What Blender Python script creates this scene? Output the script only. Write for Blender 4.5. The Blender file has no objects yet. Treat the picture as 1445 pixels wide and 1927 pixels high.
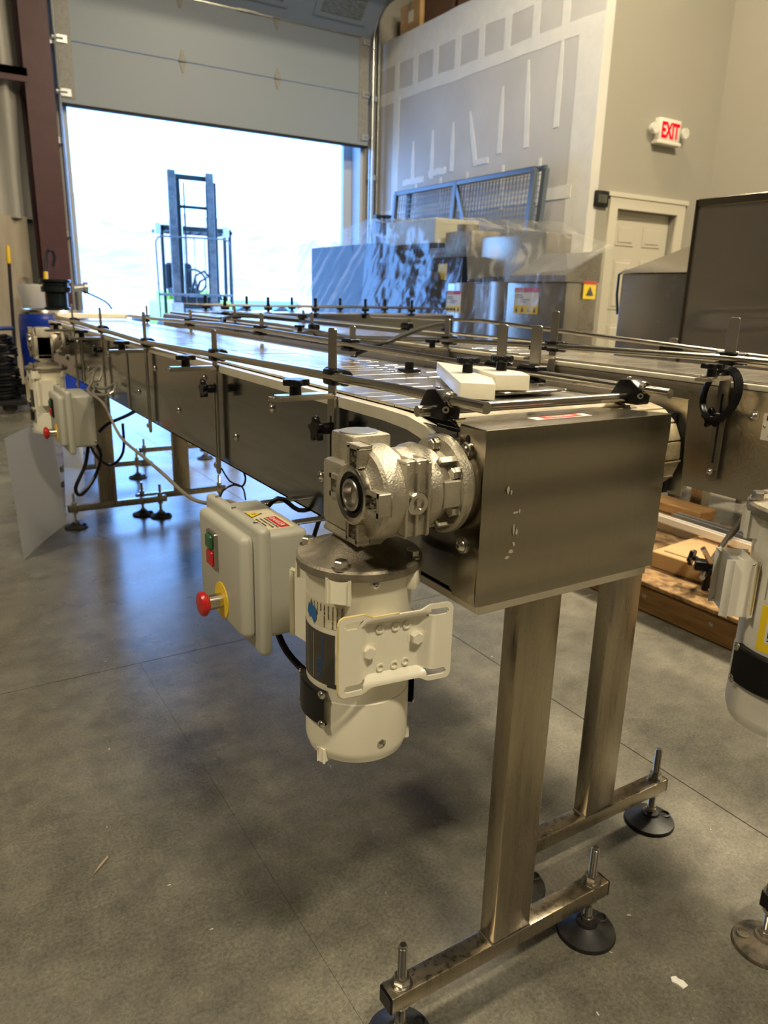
import bpy, bmesh, math, random
from math import sin, cos, pi, radians
from mathutils import Vector, Matrix, noise
random.seed(7)
S = bpy.context.scene
COL = S.collection

# ------------------------------------------------------------------ camera
H = 1.07
yaw, pitch, roll, FPX = 0.560411777, 0.284061026, 0.0260632778, 1402.07
fw = Vector((sin(yaw)*cos(pitch), cos(yaw)*cos(pitch), -sin(pitch)))
rt = Vector((cos(yaw), -sin(yaw), 0)); up0 = rt.cross(fw)
cr = rt*cos(roll) + up0*sin(roll); cu = up0*cos(roll) - rt*sin(roll)
cam_d = bpy.data.cameras.new('camera'); cam = bpy.data.objects.new('camera', cam_d); COL.objects.link(cam)
M3 = Matrix((cr, cu, -fw)).transposed()
cam.matrix_world = Matrix.Translation((0, 0, H)) @ M3.to_4x4()
cam_d.sensor_fit = 'HORIZONTAL'; cam_d.sensor_width = 36.0; cam_d.lens = FPX/1445*36.0
cam_d.clip_start = 0.05; cam_d.clip_end = 5000
cam_d.dof.use_dof = True; cam_d.dof.focus_distance = 1.0; cam_d.dof.aperture_fstop = 12.0
S.camera = cam

# ------------------------------------------------------------------ sky, sun, lamps, exposure
W = bpy.data.worlds.new('sky'); S.world = W; W.use_nodes = True
nt = W.node_tree; nt.nodes.clear()
wo = nt.nodes.new('ShaderNodeOutputWorld'); bg = nt.nodes.new('ShaderNodeBackground')
tc = nt.nodes.new('ShaderNodeTexCoord'); sx = nt.nodes.new('ShaderNodeSeparateXYZ'); rp = nt.nodes.new('ShaderNodeValToRGB')
nt.links.new(tc.outputs['Generated'], sx.inputs[0]); nt.links.new(sx.outputs['Z'], rp.inputs[0])
rp.color_ramp.elements[0].position = 0.0; rp.color_ramp.elements[0].color = (0.21, 0.46, 1.0, 1)
rp.color_ramp.elements[1].position = 0.6; rp.color_ramp.elements[1].color = (0.165, 0.40, 1.0, 1)
nt.links.new(rp.outputs[0], bg.inputs[0]); bg.inputs[1].default_value = 8.0
nt.links.new(bg.outputs[0], wo.inputs[0])

sd = bpy.data.lights.new('sun', 'SUN'); sun = bpy.data.objects.new('sun', sd); COL.objects.link(sun)
sd.energy = 3.2; sd.color = (1.0, 0.97, 0.92); sd.angle = 0.01
sun.rotation_euler = (radians(50), 0, radians(-28)); sun.location = (0, 0, 20)

WARM = (1.0, 0.86, 0.61)
LAMPS = [(4.7, 0.9, 112), (0.4, -2.2, 52), (-3.6, 1.2, 44), (4.2, 4.6, 34), (0.2, 4.2, 6)]
for lx, ly, le in LAMPS:
    ld = bpy.data.lights.new('high_bay', 'AREA'); lo = bpy.data.objects.new('high_bay_light', ld); COL.objects.link(lo)
    ld.shape = 'RECTANGLE'; ld.size = 1.0; ld.size_y = 0.4; ld.energy = le*5.6; ld.color = WARM; lo.location = (lx, ly, 5.9)
S.view_settings.view_transform = 'Standard'; S.view_settings.look = 'None'; S.view_settings.gamma = 1.0
S.view_settings.exposure = 0.12
try: S.view_settings.use_curve_mapping = False
except Exception: pass

# ------------------------------------------------------------------ materials
MATS = {}
def mat(name, color=(0.5,0.5,0.5), rough=0.5, metal=0.0, noise_amt=0.0, scale=8.0, color2=None, bump=0.0, bscale=60.0,
        stretch=(1,1,1), spec=0.5, emit=None, estr=0.0, trans=0.0, alpha=1.0, rvar=0.0, coat=0.0, lo=0.35, hi=0.65):
    m = bpy.data.materials.new(name); m.use_nodes = True; n = m.node_tree; b = n.nodes['Principled BSDF']
    b.inputs['Base Color'].default_value = (*color, 1); b.inputs['Roughness'].default_value = rough
    b.inputs['Metallic'].default_value = metal; b.inputs['Specular IOR Level'].default_value = spec
    b.inputs['Coat Weight'].default_value = coat
    if trans: b.inputs['Transmission Weight'].default_value = trans
    if alpha < 1: b.inputs['Alpha'].default_value = alpha
    if emit: b.inputs['Emission Color'].default_value = (*emit, 1); b.inputs['Emission Strength'].default_value = estr
    if color2 or bump or rvar:
        t = n.nodes.new('ShaderNodeTexCoord'); mp = n.nodes.new('ShaderNodeMapping'); mp.inputs['Scale'].default_value = stretch
        n.links.new(t.outputs['Object'], mp.inputs[0])
        nz = n.nodes.new('ShaderNodeTexNoise'); nz.inputs['Scale'].default_value = scale; nz.inputs['Detail'].default_value = 6
        nz.inputs['Roughness'].default_value = 0.65
        n.links.new(mp.outputs[0], nz.inputs['Vector'])
        if color2:
            r = n.nodes.new('ShaderNodeValToRGB'); e = r.color_ramp.elements
            e[0].position = lo; e[0].color = (*color, 1); e[1].position = hi; e[1].color = (*color2, 1)
            n.links.new(nz.outputs[0], r.inputs[0]); n.links.new(r.outputs[0], b.inputs['Base Color'])
        if rvar:
            mr = n.nodes.new('ShaderNodeMapRange'); mr.inputs[1].default_value = 0.3; mr.inputs[2].default_value = 0.7
            mr.inputs[3].default_value = max(0.02, rough-rvar); mr.inputs[4].default_value = rough+rvar
            n.links.new(nz.outputs[0], mr.inputs[0]); n.links.new(mr.outputs[0], b.inputs['Roughness'])
        if bump:
            n2 = n.nodes.new('ShaderNodeTexNoise'); n2.inputs['Scale'].default_value = bscale; n2.inputs['Detail'].default_value = 4
            n.links.new(mp.outputs[0], n2.inputs['Vector'])
            bp = n.nodes.new('ShaderNodeBump'); bp.inputs['Strength'].default_value = bump; bp.inputs['Distance'].default_value = 0.002
            n.links.new(n2.outputs[0], bp.inputs['Height']); n.links.new(bp.outputs[0], b.inputs['Normal'])
    MATS[name] = m
    return m
BRIGHT = mat('brightened_stainless', (0.46,0.42,0.34), 0.34, 1.0, color2=(0.60,0.55,0.45), scale=4, bump=0.25, bscale=160, rvar=0.08)  # lighter copy of the stainless, bright panel reflections put into its colour
STEEL = mat('brushed_stainless', (0.30,0.268,0.215), 0.22, 1.0, color2=(0.32,0.285,0.23), scale=5, bump=0.03, bscale=14, stretch=(16,16,0.8), rvar=0.03)
STEELV = mat('stained_stainless_tube', (0.37,0.32,0.24), 0.30, 1.0, color2=(0.44,0.385,0.29), scale=5, bump=0.05, bscale=12, stretch=(20,20,1.2), rvar=0.08)
STEELP = mat('side_panel_stainless', (0.27,0.275,0.285), 0.15, 1.0, color2=(0.33,0.33,0.33), scale=3, bump=0.015, bscale=10, stretch=(1,1,18), rvar=0.03)
ROD = mat('polished_steel_rod', (0.58,0.54,0.47), 0.22, 1.0, bump=0.04, bscale=30, color2=(0.66,0.62,0.54), scale=20)
BRK = mat('bracket_steel', (0.36,0.34,0.30), 0.33, 1.0, color2=(0.46,0.43,0.385), scale=12, bump=0.06, bscale=60)
BOLT = mat('bolt_steel', (0.62,0.59,0.53), 0.25, 1.0)
CHAIN = mat('belt_slat_metal', (0.44,0.41,0.36), 0.19, 0.75, color2=(0.58,0.54,0.48), scale=14, bump=0.02, bscale=30, rvar=0.05)
TAN = mat('dirty_tan_belt', (0.20,0.155,0.085), 0.5, 0.0, color2=(0.46,0.39,0.25), scale=9, bump=0.2, bscale=40, stretch=(2,2,2))
CAST = mat('cast_aluminium', (0.40,0.36,0.28), 0.45, 0.75, color2=(0.54,0.50,0.41), scale=22, bump=0.5, bscale=420, rvar=0.08)
CASTD = mat('grimy_cast_iron', (0.16,0.14,0.105), 0.5, 0.6, color2=(0.36,0.32,0.25), scale=14, bump=0.4, bscale=300, rvar=0.1)
CREAM = mat('cream_enamel', (0.82,0.77,0.62), 0.34, 0.0, color2=(0.86,0.82,0.68), scale=6, bump=0.05, bscale=160, coat=0.2)
YELLOWED = mat('yellowed_enamel', (0.62,0.48,0.17), 0.4, 0.0, color2=(0.74,0.63,0.36), scale=30)
WPAINT = mat('white_enamel', (0.66,0.63,0.55), 0.33, 0.0, color2=(0.72,0.69,0.61), scale=6, coat=0.2)
BOXG = mat('control_box_grey', (0.42,0.41,0.345), 0.38, 0.0, color2=(0.45,0.44,0.37), scale=5)
BLACK = mat('black_plastic', (0.005,0.005,0.006), 0.30, 0.0, spec=0.28)
BLACKM = mat('matt_black', (0.010,0.010,0.011), 0.55, spec=0.25)
RUB = mat('black_rubber', (0.010,0.010,0.010), 0.5, 0.0, color2=(0.055,0.048,0.036), scale=30, lo=0.45, hi=0.8)
RUBD = mat('dusty_rubber', (0.02,0.018,0.015), 0.6, 0.0, color2=(0.16,0.13,0.09), scale=26, bump=0.3, bscale=80)
UHMW = mat('white_uhmw_plastic', (0.72,0.68,0.54), 0.32, 0.0, color2=(0.80,0.76,0.63), scale=10)
STRIP = mat('wear_strip_plastic', (0.50,0.46,0.36), 0.35, 0.0, color2=(0.60,0.56,0.45), scale=12)
RED = mat('red_plastic', (0.45,0.012,0.015), 0.3)
GREEN = mat('green_plastic', (0.02,0.10,0.04), 0.3)
YEL = mat('yellow_label', (0.85,0.60,0.01), 0.4)
LABW = mat('white_label', (0.72,0.69,0.60), 0.45)
LABC = mat('cream_label', (0.68,0.61,0.43), 0.4)
INK = mat('ink_black', (0.015,0.013,0.01), 0.5)
INKR = mat('ink_red', (0.55,0.02,0.02), 0.5)
INKW = mat('ink_white', (0.8,0.78,0.72), 0.5)
INKB = mat('ink_blue', (0.02,0.09,0.28), 0.5)
PLATE = mat('name_plate_grey', (0.055,0.05,0.04), 0.35, 0.4, color2=(0.075,0.068,0.055), scale=20)
WOOD = mat('lumber', (0.30,0.15,0.045), 0.6, 0.0, color2=(0.50,0.28,0.10), scale=5, stretch=(12,1.2,12), bump=0.2, bscale=8)
OSB = mat('osb_board', (0.11,0.055,0.016), 0.65, 0.0, color2=(0.38,0.225,0.085), scale=26, bump=0.6, bscale=22, stretch=(1.6,1,1), lo=0.38, hi=0.62)
CARD = mat('cardboard', (0.47,0.29,0.13), 0.75, 0.0, color2=(0.52,0.33,0.15), scale=10)
ALU = mat('aluminium_profile', (0.78,0.74,0.66), 0.35, 0.35)
BLUEP = mat('blue_drum_plastic', (0.006,0.03,0.30), 0.30, 0.0, color2=(0.008,0.04,0.36), scale=4)
WALLP = mat('painted_drywall', (0.28,0.26,0.21), 0.72, 0.0, color2=(0.295,0.27,0.22), scale=1.2)
WALLE = mat('plain_building_wall', (0.30,0.28,0.24), 0.8); WALLD = mat('dim_far_wall', (0.12,0.115,0.105), 0.8)
MAROON = mat('red_oxide_steel', (0.055,0.016,0.020), 0.45, 0.0, color2=(0.075,0.022,0.026), scale=5)
VAPOR = mat('white_vapor_barrier', (0.36,0.345,0.31), 0.5, 0.0, color2=(0.42,0.40,0.36), scale=2, bump=0.6, bscale=6, stretch=(4,4,0.6))
DOORP = mat('garage_door_steel', (0.24,0.28,0.32), 0.45, 0.0, bump=0.25, bscale=90)
STILE = mat('dull_zinc', (0.22,0.215,0.195), 0.55, 0.2, color2=(0.28,0.27,0.245), scale=30)
GALV = mat('galvanised_track', (0.44,0.45,0.45), 0.35, 0.9, color2=(0.55,0.56,0.55), scale=30)
DWHITE = mat('white_door_paint', (0.50,0.46,0.365), 0.45)
POLY = mat('white_hdpe_sheet', (0.78,0.79,0.78), 0.30)
CEIL = mat('roof_liner', (0.13,0.125,0.11), 0.8)
SKYL = mat('dull_window_plastic', (0.10,0.115,0.11), 0.35, color2=(0.22,0.24,0.23), scale=20, stretch=(1,1,3))
EXITW = mat('exit_housing_white', (0.60,0.57,0.48), 0.4)
EXITR = mat('exit_letters_red', (0.15,0.0,0.0), 0.8, emit=(1.0,0.003,0.012), estr=1.6, spec=0.0)
CLEAR = mat('clear_lens', (0.8,0.78,0.7), 0.12, 0.0, alpha=0.45)
LIMEP = mat('lime_paint', (0.50,0.72,0.05), 0.4); TRUCKG = mat('forklift_dark_steel', (0.025,0.025,0.022), 0.45, 0.3)
MASTG = mat('greased_mast_steel', (0.10,0.09,0.08), 0.5, 0.2, color2=(0.20,0.18,0.16), scale=9); CARB = mat('pale_blue_car', (0.16,0.42,0.55), 0.3)
TRUCKW = mat('worn_white_paint', (0.45,0.36,0.32), 0.5, color2=(0.55,0.5,0.46), scale=20)
BLUEFR = mat('blue_frame_paint', (0.02,0.06,0.30), 0.4); YELH = mat('yellow_handle', (0.75,0.48,0.01), 0.4)
MESHM = mat('black_frame_paint', (0.02,0.022,0.026), 0.28)
MESHG = mat('sky_tinted_frame', (0.10,0.125,0.15), 0.3, 0.3); WIREG = mat('grey_wire', (0.16,0.18,0.20), 0.35, 0.3)  # black frame lightened to blue-grey; sky reflection is in the colour
BOXD = mat('brown_carton', (0.12,0.06,0.03), 0.8)
ADH = mat('dried_adhesive', (0.42,0.38,0.30), 0.8)
TAPEM = mat('plain_wall_patch', (0.60,0.565,0.48), 0.75, color2=(0.55,0.515,0.43), scale=9)

def floor_mat():
    m = bpy.data.materials.new('polished_concrete'); m.use_nodes = True; n = m.node_tree; b = n.nodes['Principled BSDF']
    t = n.nodes.new('ShaderNodeTexCoord'); L = n.links.new
    geo = n.nodes.new('ShaderNodeNewGeometry')
    def nz(s, d, r=0.6, dist=0.0):
        x = n.nodes.new('ShaderNodeTexNoise'); x.inputs['Scale'].default_value = s; x.inputs['Detail'].default_value = d
        x.inputs['Roughness'].default_value = r; x.inputs['Distortion'].default_value = dist; L(geo.outputs['Position'], x.inputs['Vector']); return x
    a = nz(1.8, 6, 0.6, 0.0); c = nz(11, 9, 0.72, 0.0); d = nz(160, 4, 0.7); v = n.nodes.new('ShaderNodeTexVoronoi'); v.inputs['Scale'].default_value = 34
    L(geo.outputs['Position'], v.inputs['Vector'])
    r1 = n.nodes.new('ShaderNodeValToRGB'); e = r1.color_ramp.elements
    e[0].position = 0.25; e[0].color = (0.095,0.090,0.076,1); e[1].position = 0.75; e[1].color = (0.210,0.196,0.158,1); L(a.outputs[0], r1.inputs[0])
    r2 = n.nodes.new('ShaderNodeValToRGB'); e = r2.color_ramp.elements
    e[0].position = 0.22; e[0].color = (0.52,0.52,0.53,1); e[1].position = 0.80; e[1].color = (1.50,1.49,1.44,1); L(c.outputs[0], r2.inputs[0])
    mx = n.nodes.new('ShaderNodeMix'); mx.data_type = 'RGBA'; mx.blend_type = 'MULTIPLY'; mx.inputs['Factor'].default_value = 1
    L(r1.outputs[0], mx.inputs[6]); L(r2.outputs[0], mx.inputs[7])
    r3 = n.nodes.new('ShaderNodeValToRGB'); e = r3.color_ramp.elements
    e[0].position = 0.35; e[0].color = (0.72,0.72,0.72,1); e[1].position = 0.66; e[1].color = (1.28,1.28,1.25,1); L(d.outputs[0], r3.inputs[0])
    m2 = n.nodes.new('ShaderNodeMix'); m2.data_type = 'RGBA'; m2.blend_type = 'MULTIPLY'; m2.inputs['Factor'].default_value = 1
    L(mx.outputs[2], m2.inputs[6]); L(r3.outputs[0], m2.inputs[7])
    # small pale specks
    r4 = n.nodes.new('ShaderNodeValToRGB'); e = r4.color_ramp.elements; e[0].position = 0.025; e[0].color = (0.6,0.6,0.6,1); e[1].position = 0.04; e[1].color = (0,0,0,1)
    L(v.outputs['Distance'], r4.inputs[0])
    m3 = n.nodes.new('ShaderNodeMix'); m3.data_type = 'RGBA'; L(r4.outputs[0], m3.inputs['Factor']); L(m2.outputs[2], m3.inputs[6]); m3.inputs[7].default_value = (0.42,0.39,0.31,1)
    L(m3.outputs[2], b.inputs['Base Color'])
    mr = n.nodes.new('ShaderNodeMapRange'); mr.inputs[1].default_value = 0.2; mr.inputs[2].default_value = 0.8; mr.inputs[3].default_value = 0.20; mr.inputs[4].default_value = 0.36
    L(a.outputs[0], mr.inputs[0]); L(mr.outputs[0], b.inputs['Roughness'])
    bp = n.nodes.new('ShaderNodeBump'); bp.inputs['Strength'].default_value = 0.06; bp.inputs['Distance'].default_value = 0.003
    L(c.outputs[0], bp.inputs['Height']); L(bp.outputs[0], b.inputs['Normal'])
    b.inputs['Specular IOR Level'].default_value = 0.7
    return m
FLOOR = floor_mat()

def drywall_mat():
    # unfinished board: grey paper with paler skimmed top band and lower half
    m = bpy.data.materials.new('taped_drywall'); m.use_nodes = True; n = m.node_tree; b = n.nodes['Principled BSDF']; L = n.links.new
    geo = n.nodes.new('ShaderNodeNewGeometry')
    a = n.nodes.new('ShaderNodeTexNoise'); a.inputs['Scale'].default_value = 1.6; a.inputs['Detail'].default_value = 6; L(geo.outputs['Position'], a.inputs['Vector'])
    r = n.nodes.new('ShaderNodeValToRGB'); e = r.color_ramp.elements
    e[0].position = 0.35; e[0].color = (0.50,0.48,0.44,1); e[1].position = 0.7; e[1].color = (0.58,0.555,0.51,1); L(a.outputs[0], r.inputs[0]); L(r.outputs[0], b.inputs['Base Color'])
    b.inputs['Roughness'].default_value = 0.8
    return m
DRY = drywall_mat()
MUD = mat('joint_compound', (0.74,0.72,0.65), 0.7, color2=(0.68,0.66,0.60), scale=8)

def film_mat(haze=0.11, gloss=0.15, glint=0.0, cdir=0.0, cscale=(1,1,1), lo=0.56, hi=0.66):
    m = bpy.data.materials.new('clear_plastic_film'); m.use_nodes = True; n = m.node_tree; n.nodes.clear(); L = n.links.new
    o = n.nodes.new('ShaderNodeOutputMaterial'); tr = n.nodes.new('ShaderNodeBsdfTransparent'); tr.inputs[0].default_value = (0.93,0.93,0.91,1)
    gl = n.nodes.new('ShaderNodeBsdfGlossy'); gl.inputs['Roughness'].default_value = 0.13; gl.inputs[0].default_value = (0.95,0.95,0.95,1)
    df = n.nodes.new('ShaderNodeBsdfDiffuse'); df.inputs[0].default_value = (0.75,0.73,0.68,1)
    tl = n.nodes.new('ShaderNodeBsdfTranslucent'); tl.inputs[0].default_value = (0.75,0.73,0.68,1)
    geo = n.nodes.new('ShaderNodeNewGeometry'); mp = n.nodes.new('ShaderNodeMapping'); mp.inputs['Scale'].default_value = (1,1,0.5); L(geo.outputs['Position'], mp.inputs[0])
    w = n.nodes.new('ShaderNodeTexNoise'); w.inputs['Scale'].default_value = 5; w.inputs['Detail'].default_value = 7; w.inputs['Distortion'].default_value = 1.5; L(mp.outputs[0], w.inputs['Vector'])
    bp = n.nodes.new('ShaderNodeBump'); bp.inputs['Strength'].default_value = 0.5; bp.inputs['Distance'].default_value = 0.03; L(w.outputs[0], bp.inputs['Height'])
    for s in (gl, df): L(bp.outputs[0], s.inputs['Normal'])
    a = n.nodes.new('ShaderNodeMixShader'); a.inputs[0].default_value = 0.5; L(df.outputs[0], a.inputs[1]); L(tl.outputs[0], a.inputs[2])
    fr = n.nodes.new('ShaderNodeFresnel'); fr.inputs[0].default_value = 1.5; L(bp.outputs[0], fr.inputs['Normal'])
    ad = n.nodes.new('ShaderNodeMath'); ad.operation = 'MULTIPLY_ADD'; ad.inputs[1].default_value = gloss; ad.inputs[2].default_value = 0.004; L(fr.outputs[0], ad.inputs[0])
    b1 = n.nodes.new('ShaderNodeMixShader'); b1.inputs[0].default_value = haze
    if glint:   # sky glints on the folds, painted as streaks of paler haze
        m1 = n.nodes.new('ShaderNodeMapping'); m1.inputs['Rotation'].default_value = (cdir, 0, 0); L(geo.outputs['Position'], m1.inputs[0])
        m2 = n.nodes.new('ShaderNodeMapping'); m2.inputs['Scale'].default_value = cscale; L(m1.outputs[0], m2.inputs[0])
        cn = n.nodes.new('ShaderNodeTexNoise'); cn.inputs['Scale'].default_value = 1.0; cn.inputs['Detail'].default_value = 5; cn.inputs['Distortion'].default_value = 0.6; L(m2.outputs[0], cn.inputs['Vector'])
        rr_ = n.nodes.new('ShaderNodeMapRange'); rr_.inputs[1].default_value = lo; rr_.inputs[2].default_value = hi; rr_.inputs[3].default_value = haze; rr_.inputs[4].default_value = glint
        L(cn.outputs[0], rr_.inputs[0]); L(rr_.outputs[0], b1.inputs[0])
    L(tr.outputs[0], b1.inputs[1]); L(a.outputs[0], b1.inputs[2])
    b2 = n.nodes.new('ShaderNodeMixShader'); L(ad.outputs[0], b2.inputs[0]); L(b1.outputs[0], b2.inputs[1]); L(gl.outputs[0], b2.inputs[2])
    L(b2.outputs[0], o.inputs[0]); return m
FILM = film_mat(0.004, 0.06, 0.42, radians(-32), (1, 9, 0.9), 0.50, 0.60); FILM2 = film_mat(0.13, 0.12, 0.34, radians(50), (3, 12, 2.0)); FILM3 = film_mat(0.03, 0.10, 0.24, radians(20), (7, 13, 6), 0.60, 0.72)

# ------------------------------------------------------------------ helpers
class B:
    def __init__(s): s.b = bmesh.new()
    def _bev(s, geom_v, w, seg):
        es = set()
        for v in geom_v:
            for e in v.link_edges: es.add(e)
        bmesh.ops.bevel(s.b, geom=list(es), offset=w, segments=seg, affect='EDGES', profile=0.5)
    def box(s, x0, x1, y0, y1, z0, z1, bev=0, seg=2):
        r = bmesh.ops.create_cube(s.b, size=1.0)['verts']
        for v in r: v.co = Vector(((x0+x1)/2 + v.co.x*(x1-x0), (y0+y1)/2 + v.co.y*(y1-y0), (z0+z1)/2 + v.co.z*(z1-z0)))
        if bev: s._bev(r, bev, seg)
        return s
    def obox(s, c, size, R, bev=0, seg=2):
        r = bmesh.ops.create_cube(s.b, size=1.0)['verts']; c = Vector(c)
        for v in r: v.co = c + R @ Vector((v.co.x*size[0], v.co.y*size[1], v.co.z*size[2]))
        if bev: s._bev(r, bev, seg)
        return s
    def cyl(s, p0, p1, r0, r1=None, n=24, bev=0):
        p0, p1 = Vector(p0), Vector(p1); r1 = r0 if r1 is None else r1
        return s.lathe(p0, p1-p0, [(0, 0), (r0, 0), (r1, (p1-p0).length), (0, (p1-p0).length)] if not bev else
                       [(0,0), (r0-bev,0), (r0,bev), (r1,(p1-p0).length-bev), (r1-bev,(p1-p0).length), (0,(p1-p0).length)], n)
    def lathe(s, o, axis, prof, n=32, a0=0.0, a1=2*pi, ref=None):
        o = Vector(o); w = Vector(axis).normalized()
        u = (Vector(ref) if ref else (Vector((0,0,1)) if abs(w.z) < 0.9 else Vector((1,0,0)))); u = (u - w*u.dot(w)).normalized(); v = w.cross(u)
        full = abs(a1-a0-2*pi) < 1e-6; rings = []
        for r, h in prof:
            if r < 1e-7: rings.append([s.b.verts.new(o + w*h)]); continue
            rings.append([s.b.verts.new(o + w*h + (u*cos(a0+(a1-a0)*k/n) + v*sin(a0+(a1-a0)*k/n))*r) for k in range(n if full else n+1)])
        for A, C in zip(rings, rings[1:]):
            m = max(len(A), len(C)); rng = range(m) if full else range(m-1)
            for k in rng:
                k2 = (k+1) % m
                if len(A) == 1 and len(C) == 1: continue
                if len(A) == 1: f = [A[0], C[k2], C[k]]
                elif len(C) == 1: f = [A[k], A[k2], C[0]]
                else: f = [A[k], A[k2], C[k2], C[k]]
                try: s.b.faces.new(f)
                except ValueError: pass
        return s
    def tube(s, pts, r, n=8, closed=False, flat=None):
        P = [Vector(p) for p in pts]; rings = []; prev = None; m = len(P)
        for i, p in enumerate(P):
            if closed: d = P[(i+1) % m]-P[i-1]
            else: d = (P[min(i+1, m-1)]-P[max(i-1, 0)])
            d.normalize()
            if prev is None: u = d.orthogonal().normalized()
            else: u = (prev - d*prev.dot(d)).normalized()
            prev = u; v = d.cross(u)
            rings.append([s.b.verts.new(p + (u*cos(2*pi*k/n)+v*sin(2*pi*k/n))*r) for k in range(n)])
        pr = list(zip(rings, rings[1:])) + ([(rings[-1], rings[0])] if closed else [])
        for A, C in pr:
            for k in range(n): s.b.faces.new((A[k], A[(k+1)%n], C[(k+1)%n], C[k]))
        if not closed:
            s.b.faces.new(rings[0][::-1]); s.b.faces.new(rings[-1])
        return s
    def prism(s, pts, o, u, v, h, bev=0, seg=2):
        o, u, v = Vector(o), Vector(u).normalized(), Vector(v).normalized(); w = u.cross(v)
        a = [s.b.verts.new(o+u*x+v*y) for x, y in pts]; c = [s.b.verts.new(o+u*x+v*y+w*h) for x, y in pts]; n = len(a)
        s.b.faces.new(a[::-1]); s.b.faces.new(c)
        for k in range(n): s.b.faces.new((a[k], a[(k+1)%n], c[(k+1)%n], c[k]))
        if bev: s._bev(a+c, bev, seg)
        return s
    def poly(s, pts):
        s.b.faces.new([s.b.verts.new(Vector(p)) for p in pts]); return s
    def sphere(s, c, r, sc=(1,1,1), n=16):
        q = bmesh.ops.create_uvsphere(s.b, u_segments=n, v_segments=n//2+1, radius=r)['verts']
        for v in q: v.co = Vector(c) + Vector((v.co.x*sc[0], v.co.y*sc[1], v.co.z*sc[2]))
        return s
    def slot(s, c, u, v, L, Wd, h, n=8, bev=0):   # stadium prism
        pts = []
        for k in range(n+1): a = -pi/2 + pi*k/n; pts.append((L/2-Wd/2+Wd/2*cos(a), Wd/2*sin(a)))
        for k in range(n+1): a = pi/2 + pi*k/n; pts.append((-L/2+Wd/2+Wd/2*cos(a), Wd/2*sin(a)))
        return s.prism(pts, c, u, v, h, bev)

ORG = {}
def origin_of(o):
    while o.parent: o = o.parent
    return ORG.get(o.name, Vector((0,0,0)))
def O(name, b, material, parent=None, label=None, base=None, sharp=32, flip=True):
    bm = b.b
    if flip: bmesh.ops.recalc_face_normals(bm, faces=bm.faces[:])
    org = origin_of(parent) if parent else (Vector(base) if base else Vector((0,0,0)))
    for v in bm.verts: v.co -= org
    me = bpy.data.meshes.new(name); bm.to_mesh(me); bm.free()
    for m in (material if isinstance(material, (list, tuple)) else [material]): me.materials.append(m)
    me.polygons.foreach_set('use_smooth', [True]*len(me.polygons)); me.set_sharp_from_angle(angle=radians(sharp))
    o = bpy.data.objects.new(name, me); COL.objects.link(o)
    if parent: o.parent = parent
    else: o.location = org; ORG[o.name] = org
    if label: o['label'] = label
    return o
def thing(name, label, cat, base, group=None):
    o = bpy.data.objects.new(name, None); COL.objects.link(o); o.location = base; ORG[o.name] = Vector(base)
    o.empty_display_size = 0.1; o['label'] = label; o['category'] = cat
    if group: o['group'] = group
    return o
def tag(o, label, cat, group=None, kind=None):
    o['label'] = label; o['category'] = cat
    if group: o['group'] = group
    if kind: o['kind'] = kind
    return o
def struct(name, b, m, parent=None, base=None):
    o = O(name, b, m, parent, base=base)
    if not parent: o['kind'] = 'structure'
    return o
def dup(o, d, parent=None):
    c = o.copy(); COL.objects.link(c); c.parent = parent if parent else o.parent
    c.location = Vector(o.location) + Vector(d)
    for ch in [k for k in o.children]:
        g = ch.copy(); COL.objects.link(g); g.parent = c
        for h in ch.children:
            q = h.copy(); COL.objects.link(q); q.parent = g
    return c
def text(name, string, size, o, u, v, m, parent, bend=None, align='LEFT', depth=0.0002, sx=1.0, label=None, bold=0.0):
    """flat lettering; o,u,v place it; bend=(centre x, centre y, radius) wraps it on a vertical cylinder"""
    cv = bpy.data.curves.new('lettering', 'FONT'); cv.body = string; cv.size = size; cv.align_x = align; cv.extrude = depth; cv.resolution_u = 2; cv.offset = bold*size
    t = bpy.data.objects.new('lettering', cv); COL.objects.link(t)
    dg = bpy.context.evaluated_depsgraph_get(); me = bpy.data.meshes.new_from_object(t.evaluated_get(dg))
    bpy.data.objects.remove(t); bm = bmesh.new(); bm.from_mesh(me); bpy.data.meshes.remove(me)
    o, u, v = Vector(o), Vector(u).normalized(), Vector(v).normalized(); w = u.cross(v)
    for q in bm.verts:
        x, y, z = q.co.x*sx, q.co.y, q.co.z
        if bend:
            cx_, cy_, R = bend          # u component along horizontal -> arc ; uses o as (theta, z)
            th0, zz = o.x, o.y; loc = u*x + v*y       # u,v given in (arc, z) plane as (a, z, 0)
            th = th0 + loc.x/R; q.co = Vector((cx_+(R+z+0.0002)*cos(th), cy_+(R+z+0.0002)*sin(th), zz+loc.y))
        else: q.co = o + u*x + v*y + w*z
    bb = B(); bb.b.free(); bb.b = bm
    return O(name, bb, m, parent, label)
X, Y, Z = Vector((1,0,0)), Vector((0,1,0)), Vector((0,0,1))
def R3(u, v, w=None):
    u, v = Vector(u).normalized(), Vector(v).normalized(); w = u.cross(v) if w is None else Vector(w)
    return Matrix((u, v, w)).transposed()
def hexh(b, p, d, r=0.008, h=0.006, washer=True):
    p, d = Vector(p), Vector(d).normalized()
    if washer: b.lathe(p, d, [(0,0), (r*1.35,0), (r*1.35,0.0016), (0,0.0016)], 20)
    b.lathe(p+d*0.0016, d, [(0,0), (r,0), (r,h*0.85), (r*0.86,h), (0,h)], 6)
def dome(b, p, d, r=0.0075):
    p, d = Vector(p), Vector(d).normalized()
    b.lathe(p, d, [(0,0), (r*1.25,0), (r*1.25,0.0014), (r,0.0016), (r*0.95,r*0.35), (r*0.7,r*0.62), (r*0.35,r*0.74), (r*0.33,r*0.45), (0,r*0.45)], 18)
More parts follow.
